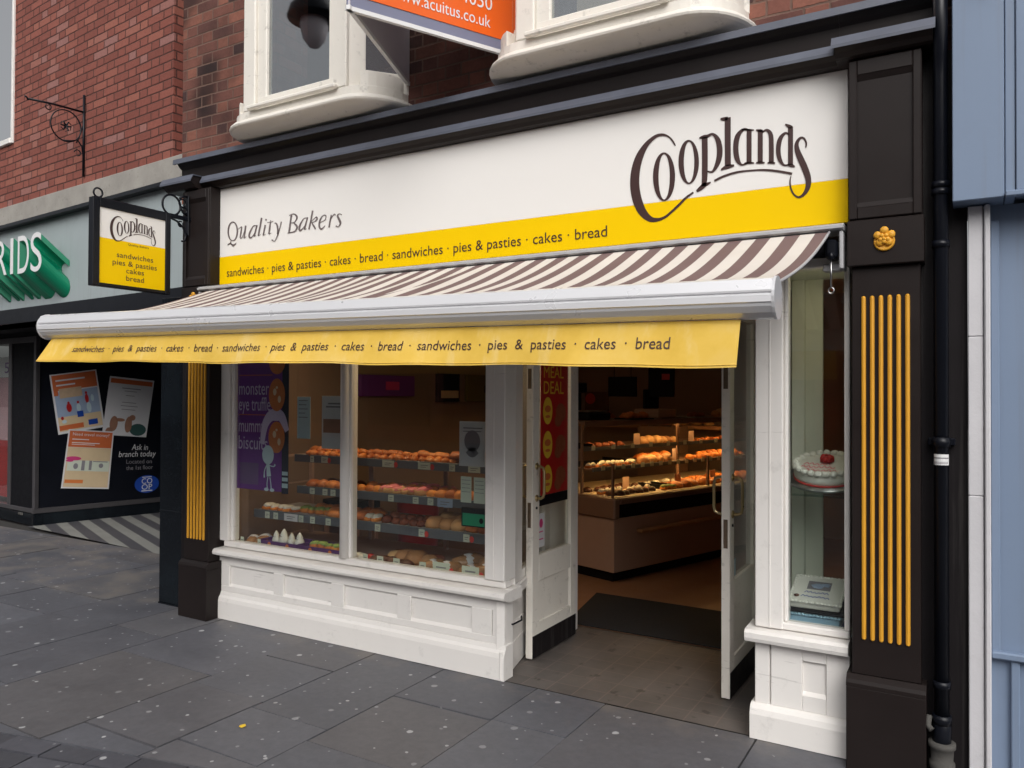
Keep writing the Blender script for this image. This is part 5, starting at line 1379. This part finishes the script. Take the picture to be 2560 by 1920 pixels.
b = B(); b.box(-4.0345, -3.972, yg, yg + .002, 0.905, 2.09); df = obj('dark_figure', b, mat('navy_print', (0.012, 0.014, 0.035), 0.5), pp)
b = B()
for z0_, z1_ in ((.945, .975), (.99, 1.015), (1.03, 1.055)): b.box(-4.030, -3.976, yg - .001, yg - .0002, z0_, z1_)
obj('pale_stripe', b, 'paper_blue', df)
b = B(); b.box(XL + .03, -4.26, yg - .0009, yg - .0002, .95, 1.10); obj('faded_panel', b, mat('faded_violet_print', (0.16, 0.09, 0.22), 0.5), bd)
def notice(x0, x1, z0, z1, m_, lab, lines=()):
    b = B(); b.box(x0, x1, yg, yg + .0015, z0, z1); o = obj('window_notice', b, m_, None, base=((x0 + x1)/2, yg, z0)); tag(o, lab, 'notice')
    if lines:
        b = B()
        for (a0, a1, q0, q1) in lines: b.box(x0 + (x1 - x0)*a0, x0 + (x1 - x0)*a1, yg - .0008, yg - .0002, z0 + (z1 - z0)*q0, z0 + (z1 - z0)*q1)
        obj('notice_print', b, 'ink_grey', o)
    return o
notice(-3.892, -3.772, 1.285, 1.563, 'paper_blue', 'narrow pale blue notice between purple poster and white notice', [(.12, .8, .90, .92), (.12, .7, .80, .82), (.12, .8, .70, .72), (.12, .6, .6, .62), (.12, .8, .5, .52)])
o = notice(-3.668, -3.489, 1.226, 1.570, 'paper', 'white notice with a brown picture tucked behind the window bar', [(.3, .95, .84, .87), (.2, .95, .78, .81)])
b = B(); b.box(-3.655, -3.50, yg - .0008, yg - .0002, 1.33, 1.42); obj('notice_picture', b, 'skin_print', o)
o = notice(-2.578, -2.400, 1.168, 1.428, 'paper', 'white notice with a grey face drawing above the menu cards', [(.15, .9, .84, .865), (.15, .85, .77, .79), (.25, .7, .70, .72)])
b = B(); b.disc(on_wall(yg - .0010, -2.488, 1.315), .055, .062); b.stroke([(-2.515, 1.265, .05), (-2.488, 1.245, .05), (-2.460, 1.265, .05)], on_wall(yg - .0010)); obj('face_drawing', b, 'ink_grey', o)
notice(-2.567, -2.493, .957, 1.108, 'paper_mint', 'pale green menu card farther from the corner post, above the green sticker', [(.1, .9, .85, .87), (.1, .9, .7, .72), (.1, .9, .55, .57), (.1, .9, .4, .42)])
notice(-2.476, -2.400, .957, 1.106, 'paper_mint', 'pale green menu card against the corner post, above the green sticker', [(.1, .9, .85, .87), (.1, .9, .7, .72), (.1, .9, .55, .57), (.1, .9, .4, .42)])
b = B(); b.box(-2.563, -2.400, yg, yg + .012, .818, .930, .003); o = obj('green_sticker', b, 'black_dull', None, base=(-2.48, yg, .82)); tag(o, 'black and green sticker low in the window under the menu cards', 'sticker')
b = B(); b.box(-2.552, -2.400, yg - .002, yg - .0002, .826, .896); fc = obj('green_face', b, mat('green_sticker_print', (0.015, 0.22, 0.11), 0.4), o)
b = B(); b.disc(on_wall(yg - .003, -2.422, .858), .014, .016); obj('ring_print', b, 'black_dull', fc)

# meal deal poster behind the glass of the left door, small notice under it
xd = -2.2655
dpst = thing('deal_poster', 'red poster with yellow ovals behind the glass of an open door', 'poster', (xd, .65, .9))
b = B(); b.box(xd - .002, xd, .500, .868, .968, 1.80); sh = obj('poster_sheet', b, 'red_print', dpst)
b = B(); b.box(xd - .002, xd, .472, .868, .905, .967); obj('black_foot', b, 'black_dull', dpst)
od = lambda y0, z0, o_=.0008: (lambda u, v: (xd + o_, y0 + u, z0 + v))
b = B(); b.text('MEAL', od(.535, 1.690), width=.27, height=.105); b.text('DEAL', od(.535, 1.590), width=.27, height=.115); obj('poster_lettering', b, 'yellow_print', sh)
b = B()
for cz in (1.485, 1.275, 1.065): b.disc(od(.588, cz), .062, .085)
obj('yellow_oval', b, 'yellow_print', sh)
b = B()
for cz in (1.485, 1.275, 1.065):
    b.disc(od(.588, cz + .012, .0014), .040, .022); b.disc(od(.588, cz - .036, .0014), .032, .010)
obj('oval_marks', b, 'orange_dark', sh)
b = B()
for cz in (1.47, 1.27, 1.07):
    b.disc(od(.765, cz, .0010), .07, .06); b.disc(od(.73, cz - .05, .0012), .05, .04)
obj('food_picture', b, 'choc_red', sh)
b = B(); b.box(xd - .002, xd, .462, .552, .655, .86); o = obj('door_notice', b, 'paper', None, base=(xd, .5, .655)); tag(o, 'small white notice with red marks under the red door poster', 'notice')
b = B(); b.disc(od(.507, .80), .022, .028); b.box(xd + .0005, xd + .001, .48, .53, .745, .752); b.box(xd + .0005, xd + .001, .48, .535, .70, .707); obj('notice_print', b, 'pink_print', o)
b = B(); b.box(-1.0975, -1.0955, .47, .55, .62, .71); o = obj('door_notice', b, 'paper_blue', None, base=(-1.096, .51, .62)); tag(o, 'pale turquoise slip low on the door glass beside the cake window', 'notice')

# ---- cakes in the little side window
ck = thing('celebration_cake', 'round white iced cake with red rose and pink writing on glass shelf', 'cake', (-0.60, .36, 1.129))
def tl(o): o.rotation_euler = (R(9), 0, 0)
def local(fn_): return fn_
ck.rotation_euler = (R(-9), 0, 0)
def kid(n_, b, m_, p, smooth=False):                             # authored in the parent's own axes
    bm = b.bm; me = bpy.data.meshes.new(n_); bm.to_mesh(me); bm.free(); me.materials.append(W[m_] if isinstance(m_, str) else m_)
    if smooth:
        for q in me.polygons: q.use_smooth = True
    o = bpy.data.objects.new(n_, me); COL.objects.link(o); o.parent = p; return o
ck.rotation_euler = (R(17), 0, 0); ck.location = (-0.605, .36, 1.185)
kid('cake_board', B().lathe([(0, 0), (.185, 0), (.187, .006), (.185, .012), (0, .012)], (0, 0, 0), 48), 'steel', ck)
kid('sponge', B().lathe([(0, .013), (.150, .013), (.152, .04), (.148, .066), (.138, .074), (0, .076)], (0, 0, 0), 48), 'icing', ck)
kid('ribbon', B().lathe([(.1525, .014), (.1545, .014), (.1545, .022), (.1525, .022)], (0, 0, 0), 48), 'red_tag', ck)
b = B()
for k in range(26):
    a = 2*math.pi*k/26; b.blob((.142*math.cos(a), .142*math.sin(a), .068), (.020, .017, .018), k, .12, 2, .4)
kid('piped_edge', b, 'icing', ck, True)
b = B()
for k in range(7):
    a = 2*math.pi*k/7; b.blob((.018*math.cos(a), .02 + .016*math.sin(a), .082), (.017, .014, .021), k, .1, 2, .5, a)
b.blob((.0, .02, .098), (.014, .014, .015), 3, .05); kid('rose', b, 'red_plastic', ck, True)
b = B(); [b.stroke([(x0 + .012*i, y0 + (.014 if i % 2 else -.010)*(1 + .4*math.sin(2.3*i)), .006) for i in range(n_)], lambda u, v: (u, v, .0775)) for x0, y0, n_ in ((-.100, -.015, 11), (-.110, -.055, 14), (-.085, -.095, 13))]; kid('icing_lettering', b, 'icing_pink', ck)

def square_cake(loc, tilt, lab, body, trim, board, w, d, h, pic):
    t = thing('square_cake', lab, 'cake', loc, 'square cakes in the side window'); t.rotation_euler = (tilt, 0, 0)
    kid('cake_board', B().box(-w/2 - .02, w/2 + .02, -.02, d + .02, 0, .010, .002), board, t)
    kid('sponge', B().box(-w/2, w/2, 0, d, .0105, h, .008, 2), body, t)
    b = B()
    for i in range(15):
        for (x, y) in ((-w/2 + w*i/14, 0), (-w/2 + w*i/14, d)): b.blob((x, y, h - .006), (.011, .010, .009), i, .1, 1, .4)
    for i in range(11):
        for x in (-w/2, w/2): b.blob((x, d*(i + .5)/11, h - .006), (.010, .011, .009), i, .1, 1, .4)
    kid('piped_edge', b, trim, t, True)
    if pic:
        b = B(); b.box(-.05, .055, d*.48, d*.80, h + .0002, h + .002); kid('picture', b, 'ink_grey', t)
        b = B(); b.blob((-.005, d*.62, h + .001), (.03, .02, .004), 1, .2); b.blob((.03, d*.68, h + .001), (.02, .015, .004), 2, .2); kid('sugar_figure', b, 'sky_print', t)
        b = B(); [b.stroke([(x0 + .009*i, y0 + (.008 if i % 2 else -.006)*(1 + .4*math.sin(2.3*i)), .004) for i in range(n_)], lambda u, v: (u, v, h + .001)) for x0, y0, n_ in ((-.055, d*.36, 13), (-.065, d*.20, 15))]; kid('icing_lettering', b, 'blue_print', t)
        b = B(); b.blob((-.085, d*.18, h), (.014, .010, .006), 4, .2); kid('chocolate_leaf', b, 'choc', t)
square_cake((-.635, .160, .500), 0.0, 'flat pale blue square cake at the bottom of the side window', 'icing_blue', 'icing_blue', 'blue_print', .225, .24, .062, False)
square_cake((-.635, .180, .574), R(17), 'white square cake with grey picture resting on the blue cake', 'icing', 'icing', 'black_dull', .225, .24, .05, True)
square_cake((-.58, .44, .525), R(30), 'cream square cake standing behind the white one with a picture', 'cream_mix', 'icing', 'icing', .22, .13, .03, False)

# ---------------------------------------------------------------- inside the shop
K = Vector((-2.58, 2.38)); A_ = Vector((0.314, 0.949)).normalized(); D_ = Vector((-A_.y, A_.x))
def c2_(s, d): p = K + A_*s + D_*d; return (p.x, p.y)
def cseg(b, s0, s1, d0, d1, z0, z1, bev=0.0): return b.seg(c2_(s0, 0), c2_(s1, 0), d0, d1, z0, z1, bev)
ct = thing('serving_counter', 'brown and cream chilled serving counter set at an angle behind the doors', 'counter', (K.x, K.y, 0))
b = B(); cseg(b, 0.05, 2.7, 0.06, 0.95, 0.0, 0.09); obj('plinth', b, 'black_dull', ct)
b = B(); cseg(b, 0.0, 2.75, 0.0, 1.0, 0.09, 0.54, .004); obj('body', b, 'counter', ct)
b = B(); cseg(b, -0.03, 0.045, -0.03, 1.03, 0.5405, 0.712, .012); cseg(b, 0.0455, 2.75, -0.03, 0.03, 0.660, 0.712, .012); obj('bumper', b, 'counter_trim', ct)
b = B(); cseg(b, 0.046, 2.75, 0.02, 1.0, 0.5405, 0.66); obj('recess', b, 'black_dull', ct)
b = B(); cseg(b, 0.28, 2.75, -0.07, -0.0005, 0.40, 0.432, .01); obj('ledge', b, 'wood', ct)
b = B(); cseg(b, 0.0455, 2.75, 0.0305, 1.0, 0.6605, 0.715); obj('display_bed', b, 'cream_mix', ct)
b = B()
for z, d0 in ((0.92, 0.30), (1.09, 0.42)): cseg(b, 0.05, 2.7, d0, 0.95, z, z + .012)
obj('tier', b, 'counter_trim', ct)
b = B()
for z, d0 in ((0.912, 0.285), (1.082, 0.405)): cseg(b, 0.05, 2.7, d0, d0 + .014, z, z + .034)
obj('tier_edge', b, 'shelf_grey', ct)
b = B(); cseg(b, 0.02, 2.72, 0.37, 1.0, 1.325, 1.345, .004); cseg(b, 0.02, 2.72, 0.355, 0.3695, 1.30, 1.35); obj('top_shelf', b, 'counter_trim', ct)
b = B()
for s in (0.03, 1.40, 2.70): cseg(b, s, s + .02, 0.04, 0.06, 0.712, 1.0); cseg(b, s, s + .02, 0.40, 0.42, 0.712, 1.325)
obj('post', b, 'counter_trim', ct)
b = B()
for z, d0 in ((0.911, 0.305), (1.081, 0.425), (1.314, 0.385)): cseg(b, 0.15, 2.6, d0, d0 + .018, z, z + .008)
obj('light_tube', b, 'lamp_warm', ct)
b = B(); g0 = [b.bm.verts.new((*c2_(s, d), z)) for s, d, z in ((0.02, .035, .715), (2.72, .035, .715), (2.72, .36, 1.32), (0.02, .36, 1.32))]; b.bm.faces.new(g0); obj('glass_front', b, 'pane', ct)
def row(kind, n, s0, s1, d, z, lab, grp, cat):
    pts = []
    for i in range(n):
        x, y = c2_(s0 + (s1 - s0)*(i + .5)/n + rnd.uniform(-.012, .012), d + rnd.uniform(-.02, .02)); pts.append((x, y, z))
    put(kind, pts, lab, grp, cat, 0.4, .5)
row('chocolate_cake', 7, .08, .72, .14, .716, 'dark cake in the near end of the counter bed', 'dark cakes in the counter', 'cake')
row('cream_cake', 8, .10, .80, .27, .716, 'cream cake behind the dark cakes in the counter bed', 'cream cakes in the counter', 'cake')
row('turnover', 13, 1.0, 2.6, .15, .716, 'golden pastry in the far part of the counter bed', 'pastries in the counter bed', 'pastry')
row('turnover', 10, 1.3, 2.6, .29, .716, 'golden pastry in the second row of the counter bed', 'pastries in the counter bed', 'pastry')
row('cream_cake', 10, .10, .75, .42, .933, 'cream cake on the lower glass tier of the counter', 'cakes on the lower tier', 'cake')
row('bread_roll', 5, .85, 1.30, .45, .933, 'pale round roll on the lower tier of the counter', 'rolls on the lower tier', 'bread roll')
row('turnover', 6, .95, 1.45, .58, .960, 'golden turnover heaped behind the rolls on the lower tier', 'turnovers on the lower tier', 'pastry')
row('bread_bun', 13, 1.6, 2.6, .43, .933, 'yellow bun on the lower glass tier of the counter', 'buns on the lower tier', 'bun')
row('bread_bun', 8, 1.9, 2.6, .53, .950, 'yellow bun in the rear row of the lower tier', 'buns in the rear of the lower tier', 'bun')
row('bread_roll', 6, 1.0, 1.6, .55, 1.103, 'pale golden roll on the upper tier of the counter', 'rolls on the upper tier', 'bread roll')
row('pastry_slice', 9, 1.8, 2.6, .55, 1.103, 'golden pastry on the upper glass tier of the counter', 'pastries on the upper tier', 'pastry')
row('glazed_pastry', 5, .25, .75, .55, 1.103, 'brown pastry on the upper glass tier of the counter', 'brown pastries on the upper tier', 'pastry')
row('cream_cake', 9, .85, 1.5, .40, .716, 'cream cake in the third row of the counter bed', 'cream cakes in the third row', 'cake')
row('bread_bun', 12, 1.5, 2.6, .41, .716, 'yellow bun in the third row of the counter bed', 'buns in the third row', 'bun')
row('choc' + 'olate_cake', 9, .12, .95, .44, .716, 'dark cake in the third row of the counter bed', 'dark cakes in the third row', 'cake')
row('lime_cake', 3, .80, 1.0, .13, .716, 'small green iced cake at the front of the counter bed', 'green cakes in the counter', 'cake')
def tray(s0, s1, d0, d1, z, m_, lab):
    b = B(); cseg(b, s0, s1, d0, d1, z, z + .012, .003); cseg(b, s0, s0 + .01, d0, d1, z + .0125, z + .04); cseg(b, s1 - .01, s1, d0, d1, z + .0125, z + .04)
    x, y = c2_(s0, d0); o = obj('tray', b, m_, None, base=(x, y, z)); tag(o, lab, 'tray')
tray(.10, .80, .52, .85, .933, 'black_dull', 'black tray behind the cream cakes on the lower tier')
tray(.05, .22, .45, .80, 1.103, 'black_dull', 'black tray at the near end of the upper tier')
tray(.82, .98, .10, .42, .7155, 'black_dull', 'black tray between dark cakes and pastries in the counter bed')
def prop(s, d, z, h, lab):
    x, y = c2_(s, d); b = B(); b.seg(c2_(s, d), c2_(s + .09, d), 0, .004, z, z + h)
    o = obj('price_board', b, 'counter', None, base=(x, y, z)); o.rotation_euler = (0, 0, 0); tag(o, lab, 'price board', 'price boards in the counter')
for s, d, z in ((.55, .38, .716), (1.15, .24, .716), (1.75, .26, .716), (1.45, .5, .933), (1.72, .5, 1.103), (.85, .5, 1.103)): prop(s, d, z, .11, 'upright white price board among the pastries in the counter')
# scales and a bread slicer on the top of the counter
t = thing('weighing_scale', 'dark weighing scale standing on top of the serving counter', 'scale', (*c2_(.45, .72), 1.346))
b = B(); cseg(b, .30, .62, .58, .86, 1.3465, 1.42, .015); obj('scale_body', b, 'black', t)
b = B(); cseg(b, .33, .59, .60, .84, 1.4205, 1.435, .004); obj('scale_plate', b, 'steel', t)
b = B(); cseg(b, .44, .48, .84, .86, 1.4205, 1.60); cseg(b, .36, .56, .835, .86, 1.6005, 1.70, .01); obj('scale_display', b, 'black', t)
t = thing('till', 'beige till with dark screen on top of the serving counter', 'till', (*c2_(1.5, .75), 1.346))
b = B(); cseg(b, 1.35, 1.65, .60, .92, 1.3465, 1.44, .012); obj('till_body', b, 'counter', t)
b = B(); cseg(b, 1.38, 1.62, .80, .83, 1.4405, 1.64, .008); obj('screen', b, 'black', t)
for i in range(18):
    s = .15 + i*.135
    for z, d0, nm in ((.918, .283, 'lower'), (1.088, .403, 'upper')):
        if nm == 'upper' and i % 2: continue
        x, y = c2_(s, d0); b = B(); b.seg(c2_(s, d0), c2_(s + .05, d0), -.004, -.001, z, z + .042)
        o = obj('shelf_ticket', b, 'paper_mint', None, base=(x, y, z)); tag(o, f'pale ticket on the {nm} tier edge of the counter', 'ticket', f'tickets on the {nm} tier')

# menu boards, notices and things on the walls
def hang_board(x0, x1, y, z0, z1, m_, lab, extra=()):
    t = thing('menu_board', lab, 'menu board', ((x0 + x1)/2, y, z0), 'dark boards hung over the counter')
    b = B(); b.box(x0, x1, y, y + .05, z0, z1, .004); obj('board_panel', b, m_, t)
    b = B()
    for x in (x0 + .06, x1 - .06): b.tube([(x, y + .025, z1), (x, y + .025, 2.72)], .004, 6)
    obj('hanger', b, 'black', t)
    for n_, bx, mm in extra:
        b = B(); b.box(*bx); obj(n_, b, mm, t)
hang_board(-3.34, -3.03, 4.0, 1.565, 1.775, 'black_dull', 'plain square black board hung over the counter')
hang_board(-2.89, -2.62, 4.0, 1.565, 1.87, 'black_dull', 'taller black board with a red patch hung over the counter', [('red_patch', (-2.74, -2.66, 3.994, 3.9995, 1.74, 1.80), 'red_print')])
t = thing('wall_poster', 'dark poster with red disc low on the cream back wall', 'poster', (-4.25, 5.58, 1.3)); b = B(); b.box(-4.35, -4.02, 5.57, 5.595, 1.33, 1.62); obj('poster_sheet', b, 'choc', t); b = B(); b.disc(on_wall(5.565, -4.27, 1.53), .07, .07); obj('red_disc', b, 'red_tag', t)
t = thing('bread_basket', 'round wicker tray of red brown buns on a back shelf', 'basket', (-4.0, 5.3, 1.25))
b = B(); b.blob((-4.05, 5.3, 1.26), (.24, .16, .10), 2, .08); obj('bread_heap', b, 'choc_red', t); b = B(); b.lathe([(0, 0), (.22, 0), (.27, .05), (.255, .05), (.21, .01), (0, .01)], (-4.05, 5.3, 1.235), 24); obj('tray', b, 'wood', t)
b = B(); b.box(-4.6, -2.3, 5.1, 5.595, 1.19, 1.23); o = obj('wall_shelf', b, 'wood', None, base=(-3.4, 5.4, 1.19)); tag(o, 'long wooden shelf on the back wall behind the counter', 'shelf')
for x, z, r_ in ((-3.05, 1.37, .085),):
    b = B()
    for k in range(10):
        a = 2*math.pi*k/10; b.blob((x + .045*math.cos(a), 4.9 + .045*math.sin(a), 1.245), (.05, .05, .085), k, .02, 2, .75)
    o = obj('pumpkin', b, 'orange_print', None, smooth=True, base=(x, 4.9, 1.23)); tag(o, 'small orange pumpkin in front of the back shelf', 'pumpkin')
    b = B(); b.tube([(x, 4.9, 1.355), (x + .01, 4.9, 1.39), (x + .03, 4.9, 1.41)], [.014, .010, .008], 8); obj('stalk', b, 'lime', o)
b = B(); b.box(-3.3, -2.8, 4.75, 5.05, 0.0, 1.229, .004); o = obj('cupboard', b, 'counter_trim', None, base=(-3.05, 4.9, 0)); tag(o, 'plain cream cupboard under the pumpkin behind the counter', 'cupboard')
def wall_thing(name, y0, y1, z0, z1, m_, lab, cat, extra=()):
    t = thing(name, lab, cat, (-4.85, (y0 + y1)/2, z0)); b = B(); b.box(-4.8495, -4.81, y0, y1, z0, z1, .004); obj('panel', b, m_, t)
    for n_, bx, mm in extra:
        b = B(); b.box(-4.809, -4.805, *bx); obj(n_, b, mm, t)
wall_thing('wall_picture', 1.75, 2.55, 1.56, 1.76, 'purple', 'wide purple picture with a pink patch on the side wall', 'picture', [('pink_patch', (2.10, 2.30, 1.62, 1.70), 'pink_print')])
wall_thing('wall_cabinet', 2.95, 3.35, 1.50, 1.80, 'black_dull', 'black wall cabinet with a cream strip on the side wall', 'cabinet', [('cream_strip', (3.0, 3.32, 1.54, 1.62), 'cream_mix')])
wall_thing('wall_sign', 3.50, 4.1, 1.50, 1.80, mat('dull_olive_print', (0.16, 0.13, 0.02), 0.6), 'dull yellow sign with a dark spot on the side wall', 'sign', [('dark_spot', (3.85, 3.95, 1.60, 1.68), 'black_dull')])
t = thing('plastic_bin', 'red plastic bin standing behind the window display', 'bin', (-4.2, 1.7, 0)); b = B(); b.lathe([(0, 0), (.15, 0), (.165, .04), (.185, .66), (.195, .67), (.195, .69), (.175, .69), (.155, .05), (0, .05)], (-4.15, 1.75, 0), 28); obj('tub', b, 'red_plastic', t)
t = thing('folding_stool', 'dark stool with pale legs behind the window display', 'stool', (-4.6, 1.4, 0)); b = B(); b.box(-4.80, -4.40, 1.25, 1.55, .60, .68, .01); obj('seat', b, 'black_dull', t)
for x in (-4.77, -4.43):
    for y in (1.28, 1.52): b = B(); b.box(x - .015, x + .015, y - .015, y + .015, 0, .599); obj('leg', b, 'counter', t)
b = B(); b.poly([(-2.42, 1.17, .006), (-1.10, 1.17, .006), (-1.18, 1.99, .006), (-2.57, 2.01, .006)])
r_ = bmesh.ops.extrude_face_region(b.bm, geom=b.bm.faces[:]); bmesh.ops.translate(b.bm, verts=[g for g in r_['geom'] if isinstance(g, bmesh.types.BMVert)], vec=(0, 0, .006))
o = obj('door_mat', b, 'mat_dark', None, base=(-1.8, 1.6, .003)); tag(o, 'wide black entrance mat just inside the doors', 'door mat')
# a few lit bulbs in the ceiling
for i, (x, y) in enumerate(((-3.9, 2.2), (-3.0, 3.2), (-1.6, 3.2), (-3.4, 4.6), (-1.9, 4.6))):
    t = thing('ceiling_spotlight', 'small warm spotlight recessed in the shop ceiling', 'spotlight', (x, y, 2.7), 'ceiling spotlights')
    b = B(); b.lathe([(0, .0), (.05, .0), (.055, -.012), (.04, -.012), (.036, -.004), (0, -.004)], (x, y, 2.719), 18); obj('rim', b, 'steel', t)
    b = B(); b.lathe([(0, -.006), (.03, -.006), (.024, -.016), (0, -.02)], (x, y, 2.719), 14); obj('bulb', b, 'lamp_small', t)

# a scrap of yellow leaf on the flags
b = B(); v = [b.bm.verts.new(q) for q in ((-3.005, -1.135, .006), (-2.985, -1.12, .012), (-2.968, -1.13, .009), (-2.975, -1.15, .005), (-2.992, -1.152, .008))]; b.bm.faces.new(v)
o = obj('fallen_leaf', b, 'yellow_print', None, base=(-2.985, -1.135, .005)); tag(o, 'tiny yellow fallen leaf lying on the grey flags', 'leaf')

put('bread_roll', [(-4.5 + .155*i, 5.33, 1.231) for i in range(13) if i not in (3, 7)], 'pale round loaf in the row on the long back shelf', 'loaves along the back shelf', 'loaf')
put('wrapped_loaf', [(-3.25 + .12*i, 4.86, 1.23) for i in (-1, 0, 3)], 'wrapped brown loaf on the cupboard beside the pumpkin', 'wrapped loaves by the pumpkin', 'loaf')
def ctop(s0, d0, m_, lab, kinds, n, cat_):
    x, y = c2_(s0, d0); b = B(); cseg(b, s0 - .16, s0 + .16, d0 - .12, d0 + .12, 1.3465, 1.358, .003); o = obj('serving_tray', b, m_, None, base=(x, y, 1.3465)); tag(o, lab, 'tray')
    row(kinds, n, s0 - .13, s0 + .13, d0, 1.3585, lab.replace('tray', 'tray top').split(' of ')[-1].rstrip('s') + ' lying on a tray on top of the counter', lab, cat_)
ctop(.95, .58, 'black_dull', 'black tray of golden pastries', 'turnover', 4, 'pastry')
ctop(1.95, .58, 'steel', 'steel tray of glazed pastries', 'glazed_pastry', 4, 'pastry')
ctop(2.40, .58, 'wood', 'wooden tray of pale rolls', 'bread_roll', 3, 'bread roll')

# downlights in the head of the big display window
for i, x in enumerate((-4.2, -3.7, -3.2, -2.7)):
    t = thing('window_downlight', 'warm downlight in the head of the display window', 'spotlight', (x, .45, 2.24), 'downlights over the display')
    b = B(); b.lathe([(0, .0), (.055, .0), (.06, -.014), (.045, -.014), (.04, -.004), (0, -.004)], (x, .45, 2.259), 18); obj('rim', b, 'steel', t)
    b = B(); b.lathe([(0, -.005), (.036, -.005), (.03, -.010), (0, -.012)], (x, .45, 2.259), 14); obj('bulb', b, 'lamp_window', t)

# ---------------------------------------------------------------- the other side of the street: it only shows as reflections
op = thing('opposite_terrace', 'brick terrace with slate roof and chimneys across the street, seen reflected in the glass', 'building', (-12, -15.5, 0))
b = B(); b.box(-34, 12, -23.5, -17.0, 0, 7.0); obj('wall', b, 'brick_new', op)
b = B()
for x in range(-33, 11, 3):
    for z in (3.9,): b.box(x + .6, x + 1.7, -17.02, -16.95, z, z + 1.6)
obj('window', b, 'white', op)
b = B()
for x in range(-33, 11, 3):
    for z in (3.9,): b.box(x + .7, x + 1.6, -16.96, -16.94, z + .1, z + 1.5)
obj('pane', b, 'black_dull', op)
b = B()
for x in range(-33, 11, 6): b.box(x + .2, x + 5.6, -17.0, -16.9, .5, 2.6)
obj('shop_glazing', b, 'black_dull', op)
b = B(); b.sweep([(0, 7.0), (-.35, 6.95), (-6.8, 6.95), (-3.3, 9.3)], (-34, -16.7, 0), (12, -16.7, 0)); rf = obj('roof', b, 'lead', op)
b = B()
for x in (-27, -20.2, -14, -6, 1): b.box(x, x + 1.0, -20.4, -19.6, 8.6, 10.6)
obj('chimney', b, 'brick_new', rf)

sl = thing('street_lamp', 'tall black street lamp with bell shaped hood, seen reflected in the oriel window', 'street lamp', (-8.9, -6.3, 0))
b = B(); b.tube([(-8.9, -6.3, 0), (-8.9, -6.3, 1.0), (-8.9, -6.3, 7.6), (-8.85, -6.2, 8.2), (-8.7, -5.8, 8.5), (-8.5, -5.3, 8.45), (-8.43, -5.05, 8.1), (-8.43, -5.0, 7.75)], [.11, .075, .055, .05, .045, .04, .04, .05], 12); obj('post', b, 'black', sl)
b = B(); b.lathe([(.05, .62), (.10, .55), (.13, .42), (.20, .34), (.36, .16), (.40, .02), (.39, 0), (.18, .0)], (-8.43, -5.0, 7.15), 28); obj('hood', b, 'black', sl)
b = B(); b.lathe([(.20, 0), (.21, -.10), (.17, -.28), (.08, -.40), (0, -.43)], (-8.43, -5.0, 7.15), 24); obj('lantern_glass', b, 'board_back', sl)
